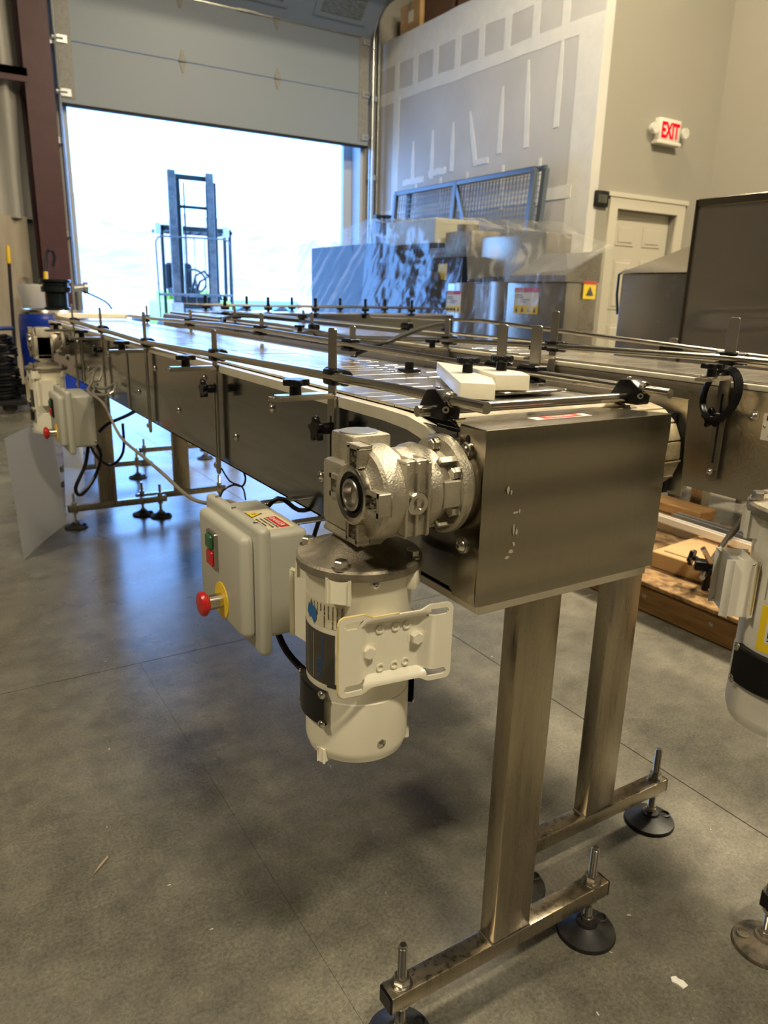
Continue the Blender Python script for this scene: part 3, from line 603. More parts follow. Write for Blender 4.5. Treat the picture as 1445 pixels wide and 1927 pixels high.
def rrect(z0, z1, hw, r):
    P = []
    for cz, cy, a0 in ((z1-r, hw-r, 0), (z0+r, hw-r, 90), (z0+r, -hw+r, 180), (z1-r, -hw+r, 270)):
        for k in range(5): a = radians(a0+90*k/4); P.append((cz+r*cos(a), cy+r*sin(a)))
    return P
def gearmotor(conv, dx=0, dy=0, dz=0, m=1, paint=CREAM, ribbon=True, reach=0.0, sc=1.0):
    """right-angle worm gearmotor: body hangs below, hollow output shaft along x"""
    yc = 0.735
    def xf(q):
        for v in q.b.verts:
            c = Vector((0.445, 0.765, 0.768)); p = c+(v.co-c)*sc; v.co = Vector((p.x+dx, yc+dy+m*(p.y-yc), p.z+dz))
        return q
    AX, AY, AZ = 0.40, 0.705, 0.853      # output axis
    MX, MY = 0.445, 0.765
    # wheel housing (main mesh of the part)
    q = B()
    q.lathe((AX,AY,AZ), X, [(0.0335,0.0),(0.0335,0.006),(0.040,0.010),(0.050,0.012),(0.0535,0.016),(0.055,0.030),(0.055,0.040),(0.0505,0.042),(0.047,0.046),(0.047,0.050),(0.0485,0.052),(0.0485,0.070),(0.052,0.074),(0.053,0.082),(0.050,0.083),(0.050,0.090),(0.036,0.092),(0.036,0.120),(0,0.120)], 56)
    # casting ribs of the cover
    for th in (90, 0, 180, 270):
        a = radians(th); c = Vector((AX+0.008, AY+0.044*cos(a), AZ+0.044*sin(a)))
        u = Vector((0, -sin(a), cos(a))); w = Vector((0, cos(a), sin(a)))
        for s_ in (-1, 1): q.obox(c+u*0.011*s_, (0.016, 0.004, 0.022), R3(X, u, w), 0.001, 1)
        q.obox(c+w*0.011, (0.016, 0.026, 0.004), R3(X, u, w), 0.001, 1); q.obox(c-X*(-0.006), (0.006, 0.022, 0.024), R3(X, u, w), 0.001, 1)
        q.lathe(c-X*0.008, X, [(0.006,0),(0.006,0.01),(0.003,0.01),(0.003,0.0)], 12)
    # flat square worm column with bore at the top
    q.box(0.417, 0.470, 0.737, 0.790, 0.79, 0.912, 0.003, 2)
    q.box(0.405, 0.478, 0.700, 0.790, 0.800, 0.880, 0.006, 2)
    q.prism([(-0.028,0),(0.028,0),(0.036,-0.016),(0.012,-0.026),(0,-0.036),(-0.012,-0.026),(-0.036,-0.016)], (0.4415,0.790,0.806), X, Z, 0.060, 0.002, 1)
    # side ribs near the drain plug
    for xx in (0.438, 0.452, 0.467):
        q.box(xx-0.0018, xx+0.0018, 0.650, 0.664, 0.812, 0.895, 0.0008, 1)
        for zz in (0.812, 0.895): q.box(xx-0.0018, xx+0.0018, 0.652, 0.69, zz-0.002, zz+0.002, 0.0005, 1)
    q.box(0.437, 0.469, 0.656, 0.668, 0.81, 0.897, 0.001, 1)
    xf(q); G = O('gearmotor', q, CAST, conv, 'cast aluminium worm gearbox with a motor hanging below')
    # output flange trumpet with pads
    q = B(); q.lathe((AX+0.088,AY,AZ), X, [(0,0),(0.044,0),(0.048,0.004),(0.047,0.010),(0.040,0.020),(0.043,0.024),(0.0565,0.026),(0.060,0.029),(0.060,0.037),(0.058,0.039),(0,0.039)], 48)
    for th in (45, 135, 225, 315, 0):
        a = radians(th); w = Vector((0, cos(a), sin(a))); u = Vector((0, -sin(a), cos(a)))
        if th == 0: w = -Y; u = Z
        q.obox(Vector((AX+0.106, AY, AZ))+w*0.040, (0.030, 0.004 if th else 0.032, 0.030 if th else 0.022), R3(X, u, w), 0.0015, 1)
    q.lathe((AX+0.127,AY,AZ), X, [(0,0),(0.052,0),(0.052,0.013+reach),(0,0.013+reach)], 40)
    xf(q); FLG = O('output_flange', q, CAST, G)
    for th in (153, 207, 22, -22, 90, 270):
        q = B(); a = radians(th); hexh(q, (AX+0.113, AY+0.048*cos(a), AZ+0.048*sin(a)), -X, 0.0075, 0.007); xf(q); O('flange_bolt', q, BOLT, G)
    for th in (150, 215): q = B(); a = radians(th); q.lathe((AX+0.074, AY+0.052*cos(a), AZ+0.052*sin(a)), -X, [(0,0),(0.004,0),(0.004,0.006),(0,0.006)], 6); xf(q); O('cover_screw', q, BOLT, G)
    q = B(); q.lathe((AX,AY,AZ), X, [(0.034,0.004),(0.034,-0.003),(0.0315,-0.004),(0.0265,-0.002),(0.0265,0.004)], 48); xf(q); O('bore_ring', q, ROD, G)
    q = B(); q.lathe((AX,AY,AZ), X, [(0.0266,-0.001),(0.0266,0.000),(0.023,0.001),(0.021,0.000),(0.019,0.003),(0.0185,0.006)], 40); xf(q); O('shaft_seal', q, BLACK, G)
    q = B(); q.lathe((AX,AY,AZ), X, [(0.0185,0.008),(0.0185,-0.003),(0.0175,-0.004),(0.0145,-0.004),(0.0135,0.004),(0.012,0.006),(0,0.006)], 36); xf(q); O('hollow_shaft', q, BRK, G)
    q = B(); q.lathe((0.4525, 0.657, AZ-0.004), -Y, [(0,0),(0.0135,0),(0.0135,0.006),(0.012,0.0075),(0.0075,0.0075),(0.007,0.0045),(0.0035,0.0045),(0.003,0.008),(0,0.008)], 28); xf(q); O('drain_plug', q, BOLT, G)
    q = B(); q.lathe((0.4415,0.765,0.912), Z, [(0,0),(0.0235,0),(0.0235,0.001),(0.022,0.0015),(0.019,0.0012),(0,0.0012)], 36); xf(q); O('bearing_cap', q, GALV, G)
    # motor flange
    q = B(); q.lathe((MX,MY,0), Z, [(0,0.748),(0.0785,0.748),(0.0795,0.751),(0.0795,0.758),(0.077,0.761),(0.056,0.765),(0.050,0.769),(0.026,0.785),(0.024,0.79),(0,0.79)], 64)
    q.prism([(-0.055,-0.012),(0.055,-0.012),(0.024,0.022),(-0.024,0.022)], (MX, MY+0.012, 0.772), Vector((1,0.2,0)), Z, 0.024, 0.002, 1) if False else None
    xf(q); O('motor_flange', q, CASTD, G)
    q = B()
    q.b.free()
    for th in (-138, -48, 42, 132): q = B(); a = radians(th); hexh(q, (MX+0.0685*cos(a), MY+0.0685*sin(a), 0.7605), Z, 0.0085, 0.009); xf(q); O('flange_bolt', q, BOLT, G)
    # motor body
    q = B(); q.lathe((MX,MY,0), Z, [(0,0.7485),(0.0675,0.7485),(0.0680,0.735),(0.0670,0.732),(0.0670,0.582),(0.0680,0.5805),(0.0680,0.512),(0.0672,0.506),(0.066,0.503),(0.064,0.497),(0.055,0.493),(0,0.492)], 72)
    for th in (-138, -48, 42, 132):
        a = radians(th); w = Vector((cos(a), sin(a), 0)); u = Vector((-sin(a), cos(a), 0)); q.obox(Vector((MX,MY,0.735))+w*0.068, (0.020, 0.026, 0.026), R3(w, u), 0.003, 2)
    for th in (-159, -30, 90):
        a = radians(th); w = Vector((cos(a), sin(a), 0)); u = Vector((-sin(a), cos(a), 0)); q.obox(Vector((MX,MY,0.502))+w*0.066, (0.010, 0.010, 0.016), R3(w, u), 0.002, 1)
    q.box(MX+0.064, MX+0.075, MY-0.012, MY+0.012, 0.522, 0.542, 0.002, 1)
    xf(q); MB = O('motor_body', q, paint, G)
    for th, zz in ((-103, 0.7405), (-92, 0.523)):
        q = B(); a = radians(th); dome(q, (MX+0.0675*cos(a), MY+0.0675*sin(a), zz), (cos(a), sin(a), 0), 0.0048); xf(q); O('body_screw', q, BOLT, G)
    # brush covers: curved black pads
    for thc in (178, -2):
        q = B()
        q.lathe((MX,MY,0), Z, [(0.066,0.548),(0.0735,0.548),(0.0755,0.550),(0.0755,0.592),(0.0735,0.594),(0.066,0.594)], 18, radians(thc-29), radians(thc+29), ref=X)
        xf(q); O('brush_cover', q, BLACK, G, 'black brush cover')
        for tt in (thc-26, thc+26):
            for zz in (0.5505, 0.5915):
                q = B(); a = radians(tt); dome(q, (MX+0.0745*cos(a), MY+0.0745*sin(a), zz), (cos(a), sin(a), 0), 0.0042); xf(q); O('cover_screw', q, BOLT, G)
    # junction box behind
    a = radians(98); w = Vector((cos(a), sin(a), 0)); u = Vector((-sin(a), cos(a), 0))
    if paint is WPAINT: a = radians(141); w = Vector((cos(a), sin(a), 0)); u = Vector((-sin(a), cos(a), 0))
    q = B(); k_ = 0.64 if paint is WPAINT else 1.0; q.obox(Vector((MX,MY,0.665))+w*(0.078+0.006*(k_ < 1)), (0.044*k_*(0.8 if k_ < 1 else 1), 0.066*k_, 0.084*k_), R3(w, u), 0.007, 3); xf(q); O('junction_box', q, paint, G)
    q = B(); q.obox(Vector((MX,MY,0.665))+w*(0.060+0.010*(k_ < 1)), (0.004, 0.070*k_, 0.088*k_), R3(w, u), 0.001, 1); xf(q); O('box_gasket', q, YELLOWED, G)
    # foot plate with four slots and a dished middle
    if paint is not WPAINT:
        al = radians(-7); u = Vector((cos(al), sin(al), 0)); nrm = Vector((sin(al), -cos(al), 0)); c = Vector((0.449, 0.680, 0.6615))
        Wp, Hp = 0.150, 0.102; NX, NZ = 88, 52; q = B(); g = {}
        sl = [(sx_*0.0545, sz*0.0405) for sx_ in (-1, 1) for sz in (-1, 1)]
        def sdf(x, z):
            return min(math.hypot(max(abs(x-a_)-0.0095, 0), z-b_)-0.0045 for a_, b_ in sl)
        def prof(x, z):   # offset towards the camera
            t = max(0, min(1, (abs(x)-0.032)/0.020)); k = max(0, min(1, (abs(z)-0.034)/0.009))
            waist = max(0, 1-(abs(x)/0.05)**4)
            return -0.0115*(1-t*t*(3-2*t))*(1-k*k*(3-2*k)) - 0.002*waist
        def edge(x):      # half height: ears taller than the waist
            t = max(0, min(1, (abs(x)-0.030)/0.016)); t = t*t*(3-2*t); e = 0.0450+0.0060*t
            r = Wp/2-abs(x)
            if r < 0.008: e -= 0.008-math.sqrt(max(0, 0.008**2-(0.008-r)**2))
            return e
        for i in range(NX+1):
            x = -Wp/2+Wp*i/NX
            for j in range(NZ+1):
                z = (-1+2*j/NZ)*edge(x); xx, zz = x, z
                d = sdf(xx, zz)
                if abs(d) < 0.0016:   # snap to the slot outline
                    e_ = 1e-4; gx = (sdf(xx+e_, zz)-d)/e_; gz = (sdf(xx, zz+e_)-d)/e_; xx -= gx*d; zz -= gz*d
                g[i,j] = (q.b.verts.new(c+u*xx+Z*zz+nrm*prof(xx, zz)), d)
        for i in range(NX):
            for j in range(NZ):
                cs = [g[i,j], g[i+1,j], g[i+1,j+1], g[i,j+1]]
                if sum(k[1] for k in cs)/4 < -0.0004: continue
                q.b.faces.new([k[0] for k in cs])
        bmesh.ops.delete(q.b, geom=[v for v in q.b.verts if not v.link_faces], context='VERTS')
        bmesh.ops.recalc_face_normals(q.b, faces=q.b.faces[:])
        bmesh.ops.solidify(q.b, geom=q.b.faces[:], thickness=0.0032)
        xf(q); FP = O('foot_plate', q, paint, G, sharp=40)
        q = B()
        P = []
        for i in range(0, 45): x = -Wp/2+Wp*0.52*i/44; P.append(c+u*x+Z*edge(x)+nrm*(prof(x, edge(x))+0.0012))
        Q = [c+u*(-Wp/2)+Z*(edge(-Wp/2)*(1-2*k/10))+nrm*0.0012 for k in range(11)]
        Q2 = []
        for i in range(0, 45): x = -Wp/2+Wp*0.42*i/44; Q2.append(c+u*x-Z*edge(x)+nrm*(prof(x, edge(x))+0.0012))
        q.tube(P, 0.0021, 6); q.tube(Q, 0.0021, 6); q.tube(Q2, 0.0019, 6)
        xf(q); O('plate_edge', q, YELLOWED, G, 'yellowed edge of the foot plate')
        for xx, zz in ((-0.033, -0.002), (0.031, 0.006)): q = B(); hexh(q, c+u*xx+Z*zz+nrm*(-0.0115), nrm, 0.0085, 0.008); xf(q); O('plate_bolt', q, paint, G)
        q = B()
        for xx, zz in ((-0.018, 0.024), (0.003, 0.024), (0.018, 0.024), (-0.016, -0.027), (0.003, -0.027), (0.018, -0.025)):
            q.lathe(c+u*xx+Z*zz+nrm*(-0.0116), nrm, [(0.0052,0),(0.0052,0.0032),(0.0034,0.0032),(0.003,0.0012),(0,0.0012)], 16)
        xf(q); O('punched_boss', q, paint, G)
    # name plate and label
    bend = (MX+dx, yc+dy+m*(MY-yc), 0.0672*sc); zs = lambda z: 0.768+(z-0.768)*sc+dz
    def patch(nm, mt, t0, t1, z0, z1, r, lab=None):
        q = B(); q.lathe((MX,MY,0), Z, [(0.0665,z0),(r,z0),(r,z1),(0.0665,z1)], 20, radians(t0), radians(t1), ref=X); xf(q); return O(nm, q, mt, G, lab)
    if paint is not WPAINT:
        patch('name_plate', PLATE, 152, 215.5, 0.603, 0.672, 0.0676, 'dark grey motor name plate')
        patch('name_plate', PLATE, 206, 218, 0.600, 0.606, 0.0674)
        patch('paper_label', LABC, 152, 226, 0.680, 0.712, 0.0674, 'cream instruction label with black print')
        if m > 0:
            for k, (s_, sz) in enumerate((('MOTOR IS THERMALLY', .0030), ('PROTECTED', .0030), ('NOTE:', .0034), ('WIRE PER DIAGRAM', .0032), ('ALIGN SHAFT', .0030), ('TO GROUND BEFORE', .0030), ('CONNECTING LINE', .0030), ('MOTOR LEAD', .0034))):
                text('print', s_, sz, (radians(186+k*5.2), 0.7095, 0), (0,-1,0), (1,0,0), INK, G, bend=(bend[0], bend[1], 0.0675), depth=0.0001)
            for k in range(7): patch('ruled_line', STRIP if k % 3 == 0 else BRK, 158+k*4.6, 158.5+k*4.6, 0.606, 0.668, 0.06775)
            text('print', 'LEESON', 0.0075, (radians(193.5), 0.636, 0), (0,-1,0), (1,0,0), INKB, G, bend=(bend[0], bend[1], 0.0678), depth=0.0001)
            text('print', 'ELECTRIC CORPORATION', 0.0033, (radians(199), 0.668, 0), (0,-1,0), (1,0,0), INKB, G, bend=(bend[0], bend[1], 0.0678), depth=0.0001)
        if ribbon:
            q = B(); pts = [(172,0.690),(176,0.704),(179,0.700),(181,0.711),(184,0.702),(188,0.703),(191,0.698),(191,0.686),(187,0.680),(181,0.687),(178,0.684)]
            vs = [q.b.verts.new((bend[0]+0.0682*cos(radians(t)), bend[1]+0.0682*sin(radians(t)), z+dz)) for t, z in pts]; q.b.faces.new(vs)
            O('paint_smear', q, mat('blue_paint', (0.01,0.12,0.36), 0.5), G, 'blue paint smear on the label', flip=False)
    else:
        patch('paper_label', LABW, 164, 215, 0.655, 0.700, 0.0674, 'white safety label')
        patch('brand_label', YEL, 168, 191, 0.598, 0.652, 0.0675, 'yellow brand label')
        patch('name_plate', PLATE, 191, 245, 0.598, 0.652, 0.0674)
        bnd = (bend[0], bend[1], 0.0678*sc)
        patch('label_box', LABW, 175.5, 184.5, 0.609, 0.647, 0.06765)
        text('print', 'LEESON', 0.0080*sc, (radians(183.2), zs(0.612), 0), (0,1,0), (-1,0,0), INK, G, bend=bnd, depth=0.0001, bold=0.03)
        text('print', 'WASHGUARD DUTY', 0.0042*sc, (radians(188.5), zs(0.602), 0), (0,1,0), (-1,0,0), INK, G, bend=bnd, depth=0.0001)
        for k in range(6): text('print', 'CAUTION DISCONNECT POWER', 0.0024*sc, (radians(170+k*5.5), zs(0.658), 0), (0,1,0), (-1,0,0), INK, G, bend=bnd, depth=0.0001)
    return G

def control_box(conv, dy=0, dz=0, labels=True):
    q = B(); q.box(0.402, 0.482, 0.985+dy, 1.182+dy, 0.552+dz, 0.722+dz, 0.009, 3); CB = O('control_box', q, BOXG, conv, 'grey plastic control enclosure')
    q = B(); q.box(0.392, 0.412, 0.962+dy, 1.200+dy, 0.534+dz, 0.738+dz, 0.008, 3); q.box(0.372, 0.396, 0.985+dy, 1.182+dy, 0.556+dz, 0.722+dz, 0.012, 3)
    O('lid', q, BOXG, CB)
    # rocker switch
    q = B(); q.box(0.366, 0.374, 1.085+dy, 1.125+dy, 0.640+dz, 0.700+dz, 0.002, 1); O('switch_frame', q, BLACKM if dy else BRK, CB)
    q = B(); q.box(0.361, 0.368, 1.092+dy, 1.118+dy, 0.672+dz, 0.696+dz, 0.003, 1); O('start_button', q, GREEN, CB)
    q = B(); q.box(0.362, 0.368, 1.092+dy, 1.118+dy, 0.643+dz, 0.669+dz, 0.003, 1); O('stop_button', q, RED, CB)
    # emergency stop
    cy, cz = 1.075+dy, 0.592+dz
    q = B(); q.lathe((0.372,cy,cz), -X, [(0,0),(0.030,0),(0.030,0.0015),(0,0.0015)], 36); O('warning_disc', q, YEL, CB)
    q = B(); q.lathe((0.3705,cy,cz), -X, [(0,0),(0.0125,0),(0.0125,0.024),(0,0.024)], 24); O('button_collar', q, ROD, CB)
    q = B(); q.lathe((0.349,cy,cz), -X, [(0,0),(0.013,0),(0.020,0.006),(0.0205,0.010),(0.018,0.014),(0.010,0.0165),(0,0.017)], 28); O('stop_button', q, RED, CB)
    for yy in (1.00, 1.09, 1.165): q = B(); dome(q, (0.402, yy+dy, 0.738+dz), Z, 0.003); O('lid_screw', q, BOLT, CB)
    for zz in (0.57, 0.70): q = B(); dome(q, (0.476, 0.9845+dy, zz+dz), -Y, 0.003); O('lid_screw', q, BOLT, CB)
    if labels:
        zt = 0.7222+dz
        q = B(); q.box(0.413, 0.468, 1.005+dy, 1.115+dy, zt, zt+0.0004); L_ = O('warning_label', q, LABC, CB)
        q = B(); q.poly([(0.424, 1.072+dy, zt+0.0008), (0.424, 1.108+dy, zt+0.0008), (0.450, 1.090+dy, zt+0.0008)]); O('warning_triangle', q, INK, CB, flip=False)
        q = B(); q.poly([(0.4265, 1.076+dy, zt+0.0011), (0.4265, 1.104+dy, zt+0.0011), (0.4465, 1.090+dy, zt+0.0011)]); O('warning_triangle', q, YEL, CB, flip=False)
        text('print', '!', 0.016, (0.428, 1.0925+dy, zt+0.0014), -Y, X, INK, CB, depth=0.0001)
        q = B(); q.box(0.446, 0.462, 1.008+dy, 1.066+dy, zt+0.0006, zt+0.0009); O('danger_band', q, INKR, CB)
        text('print', 'DANGER', 0.0125, (0.4495, 1.062+dy, zt+0.0012), -Y, X, INKW, CB, depth=0.0001, sx=0.95)
        for k, s_ in enumerate(('HAZARDOUS VOLTAGE', 'DISCONNECT POWER', 'BEFORE OPENING', 'THIS ENCLOSURE')):
            text('print', s_, 0.0052, (0.4405-k*0.0068, 1.064+dy, zt+0.0009), -Y, X, INK, CB, depth=0.0001)
    # mounting arms from the conveyor underside
    for yy in (1.035, 1.165):
        q = B(); q.box(0.486, 0.56, yy+dy-0.011, yy+dy+0.011, 0.7165+dz, 0.7195+dz, 0.001, 1); q.box(0.482, 0.486, yy+dy-0.011, yy+dy+0.011, 0.64+dz, 0.7195+dz, 0.001, 1)
        O('mounting_arm', q, BRK, CB)
    return CB

def side_bracket(conv, y, xp, side=-1, z_arm=0.921, rail_z=0.953, tip=1.022, arm=0.10, low=0.692, lower_knob=True, knob_z=0.865, reach=0.0, ang=0.0, k2=5, slot_long=False):
    """slotted strip on the side panel, bent arm with knob, and a flat upright carrying the rail clamp"""
    s = side; q = B()
    x0 = xp + s*0.0045
    q.slot((x0, y, (low+z_arm)/2), Z, Y, z_arm-low+0.004, 0.022, 0.004*s, 6, 0)
    Bq = O('rail_bracket', q, BRK, conv, 'bent steel bracket with star knobs')
    q = B(); q.box(min(x0-0.0004*s, x0+0.0003*s), max(x0-0.0004*s, x0+0.0003*s), y-0.0022, y+0.0022, low+0.035, z_arm-0.03); O('slot_opening', q, BLACKM, Bq)
    # lower arm bent outwards
    u = Vector((s*cos(ang), sin(ang)*-1, 0)).normalized(); v = Z.cross(u)
    q = B()
    q.obox(Vector((xp+s*0.004, y, z_arm))+u*arm/2, (arm, 0.022, 0.0035), R3(u, v), 0.001, 1)
    q.slot(Vector((xp, y, z_arm+0.0022))+u*arm*0.5, u, v, arm, 0.022, 0.0035, 6)
    O('bracket_arm', q, ROD, Bq)
    q = B(); q.prism(rrect(z_arm+0.002, tip, 0.0115, 0.005), (xp+s*0.00375, y, 0), Z, Y, 0.0035*s, 0.0006, 1)
    O('upright_strip', q, BRK, Bq)
    # clamp around rail and strip
    q = B()
    q.lathe((xp+s*(-0.006), y-0.030, rail_z), Y, [(0,0),(0.0105,0),(0.0125,0.003),(0.0125,0.057),(0.0105,0.06),(0,0.06)], 20)
    q.box(min(xp-s*0.006, xp+s*0.011), max(xp-s*0.006, xp+s*0.011), y-0.017, y+0.017, rail_z-0.0125, rail_z+0.0115, 0.004, 2)
    O('rail_clamp', q, BLACK, Bq)
    kb = knob('star_knob', Vector((xp, y, z_arm+0.005))+u*arm*0.66, Z, Bq, n=k2, ro=0.0215, ri=0.013, h=0.009, stem=0.014)
    if lower_knob: knob('star_knob', (xp+s*0.006, y, knob_z), (s, 0, 0), Bq, n=5, ro=0.021, ri=0.010, h=0.010, stem=0.018)
    q = B(); dome(q, (x0+s*0.004, y, low+0.018), (s,0,0), 0.0055); O('bracket_screw', q, BOLT, Bq)
    return Bq
def slats(conv, x0, x1, ya, yb, zt, pitch=0.0381, mt=CHAIN, name='belt_slat', join_after=None, zf=None):
    n = int(round((yb-ya)/pitch)); me = None
    for k in range(n):
        y = ya+k*pitch
        if join_after and y > join_after: break
        if me is None:
            q = B(); q.prism([(0,0),(x1-x0,0),(x1-x0,pitch-0.0012),((x1-x0)*0.62,pitch-0.0012),((x1-x0)*0.60,pitch+0.0015),((x1-x0)*0.40,pitch+0.0015),((x1-x0)*0.38,pitch-0.0012),(0,pitch-0.0012)], (x0, y, zt-0.004), X, Y, 0.004, 0.0004, 1)
            o = O(name, q, mt, conv); me = o
        else:
            o = me.copy(); COL.objects.link(o); o.parent = conv; o.location = me.location+Vector((0, k*pitch, random.uniform(-0.0003, 0.0003)))
            o.rotation_euler = (random.uniform(-0.0015, 0.0015), 0, 0)
    if join_after:
        q = B()
        while k < n:
            y = ya+k*pitch; q.box(x0, x1, y, y+pitch-0.0012, zt-0.004, zt); k += 1
        r = O('far_belt_slats', q, mt, conv); r['kind'] = 'stuff'

# ---------------- conveyor 1 (nearest)
C1 = thing('conveyor', 'nearest stainless slat conveyor with cream gearmotor and grey control box on its side', 'conveyor', (0.70, 0.64, 0), 'parallel stainless conveyors')
YE = 3.74
q = B(); q.box(0.540, 0.543, 0.690, YE, 0.714, 0.915); q.box(0.540, 0.556, 0.70, YE, 0.714, 0.717); q.box(0.5385, 0.5405, 0.7, YE, 0.908, 0.915, 0.0005, 1); O('side_panel', q, STEELP, C1, 'left stainless side panel')
q = B(); q.box(0.884, 0.888, 0.735, YE, 0.714, 0.922); O('side_panel', q, STEELP, C1)
q = B()
for yy in (0.95, 1.6, 2.4, 3.2): q.box(0.543, 0.884, yy, yy+0.03, 0.74, 0.77)
q.box(0.543, 0.884, 0.75, 3.7, 0.86, 0.865); O('cross_member', q, STEELP, C1)
# panel joints (vertical seams with a proud lip) and screws
q = B(); q.lathe((0.536, 0.742, 0.9005), Y, [(0,0),(0.012,0),(0.012,YE-0.742),(0,YE-0.742)], 4) if False else None
pts = [(0.72,0.898),(0.735,0.906),(0.76,0.913),(0.80,0.9195),(0.86,0.921),(YE,0.921),(YE,0.905),(0.86,0.905),(0.80,0.902),(0.76,0.894),(0.735,0.886)]
q.prism(pts, (0.554, 0, 0), Y, Z, 0.017, 0.004, 2)
q.b.free(); q = B(); q.prism(pts, (0.534, 0, 0), Y, Z, 0.018, 0.0045, 3)
O('wear_strip', q, STRIP, C1, 'off-white plastic wear strip')
for yy, zz in ((1.251,.867),(1.62,.883),(2.019,.867),(2.569,.86),(3.095,.867),(1.055,.783),(1.435,.783),(1.824,.783),(2.205,.783),(2.922,.783),(3.35,.783)): q = B(); dome(q, (0.540, yy, zz), -X, 0.0078); O('panel_screw', q, BOLT, C1)
for yy in (2.33, 3.02):
    q = B(); q.box(0.5375, 0.5402, yy-0.012, yy+0.012, 0.716, 0.906, 0.0006, 1); O('seam_cover', q, BRK, C1)
# belt: three chains side by side
for xa, xb, jo in ((0.556, 0.683, 2.2), (0.687, 0.800, 1.9), (0.804, 0.882, 1.5)):
    slats(C1, xa, xb, 0.752 + (0.004 if xa > 0.6 else 0), 3.70, 0.9255, join_after=jo)
# worn tan slats dropping round the sprocket under the guard
for k in range(4):
    a = radians(8+k*18); q = B(); q.obox((0.719, 0.752-0.040*sin(a)*1.1-0.005, 0.9235-0.04*(1-cos(a))), (0.326, 0.036, 0.004), Matrix.Rotation(a, 3, 'X'), 0.0006, 1); O('belt_slat', q, TAN, C1)
# dead plate at right near end
q = B(); q.prism([(0.742,0.926),(0.80,0.928),(0.80,0.905),(0.742,0.905)], (0.8875, 0, 0), Y, Z, 0.004); O('end_tab', q, BRK, C1)
# guard
q = B(); rows = []
for j in range(49):
    z_ = 0.712+(0.9262-0.712)*j/48; e_ = min(1, j/4, (48-j)/4); y_ = 0.640+e_*(0.00055*sin((z_-0.712)*92)+0.0005*sin((z_-0.712)*47+1.0))
    rows.append([q.b.verts.new((x_, y_, z_)) for x_ in (0.534, 0.851)]+[q.b.verts.new((x_, y_+0.0022, z_)) for x_ in (0.851, 0.534)])
for r0, r1 in zip(rows, rows[1:]):
    for k in range(4): q.b.faces.new((r0[k], r0[(k+1)%4], r1[(k+1)%4], r1[k]))
q.b.faces.new(rows[0][::-1]); q.b.faces.new(rows[-1])
q.box(0.534, 0.5365, 0.641, 0.688, 0.712, 0.9255, 0.0006, 1)
q.prism([(0.534,0.640),(0.851,0.640),(0.851,0.650),(0.800,0.728),(0.575,0.728),(0.536,0.690)], (0,0,0.9245), X, Y, 0.0022, 0.0006, 1)
O('end_guard', q, STEEL, C1, 'folded stainless end guard box')
q = B(); q.box(0.541, 0.842, 0.6425, 0.80, 0.6995, 0.7112, 0.001, 1); q.box(0.63, 0.74, 0.665, 0.73, 0.689, 0.699, 0.001, 1); O('guard_bottom', q, ROD, C1)
for yy, zz in ((0.672, 0.898), (0.671, 0.782)):
    q = B(); q.lathe((0.534, yy, zz), -X, [(0,0),(0.0105,0),(0.0105,0.0014),(0,0.0014)], 24); dome(q, (0.5326, yy, zz), -X, 0.0078); O('guard_screw', q, BOLT, C1)
q = B(); q.slot((0.5338, 0.6715, 0.9035), Z, Y, 0.026, 0.008, -0.0004); O('guard_slot', q, BLACKM, C1)
q = B(); q.box(0.640, 0.735, 0.672, 0.690, 0.9268, 0.9271); gl_ = O('danger_label', q, LABW, C1)
q = B(); q.box(0.655, 0.72, 0.674, 0.688, 0.9272, 0.9275); O('danger_band', q, INKR, gl_) 
text('print', 'DANGER', 0.011, (0.664, 0.677, 0.9277), X, Y, INKW, gl_, depth=0.0001)
q = B()
for zz in (0.84, 0.80):   # tiny scratches of old adhesive on the guard face
    pass
q.b.free()
rs2 = random.Random(5)
for cx_, cz_, n_ in ((0.560, 0.795, 3), (0.563, 0.858, 6), (0.572, 0.80, 5)):
    pass
for x_, z_, w_, h_ in ((0.572,0.853,0.004,0.010),(0.577,0.851,0.003,0.006),(0.586,0.8245,0.010,0.003),(0.592,0.826,0.004,0.006),(0.585,0.803,0.003,0.014),(0.590,0.800,0.004,0.010),(0.587,0.785,0.005,0.006),(0.583,0.776,0.007,0.006),(0.578,0.769,0.008,0.004)):
    q = B(); P = [(x_+w_*rs2.uniform(0.3,0.55)*cos(2*pi*k/9), z_+h_*rs2.uniform(0.3,0.6)*sin(2*pi*k/9)) for k in range(9)]; q.prism(P, (0,0.6388,0), X, Z, -0.0012); O('scuff_mark', q, ADH, C1)
# black bearing region between panel and guard
q = B(); q.box(0.5435, 0.60, 0.690, 0.745, 0.80, 0.905); q.box(0.541, 0.5435, 0.69, 0.744, 0.895, 0.918); O('bearing_block', q, BLACKM, C1)
stand(C1, 0.6845, 0.697, top=0.703); stand(C1, 0.735, 3.53, top=0.72, postx=0.69, rt_=0.165)
gearmotor(C1)
gearmotor(C1, 0, 2.58, 0.0, m=-1, ribbon=False)
control_box(C1); control_box(C1, 1.58, 0.010, labels=False)
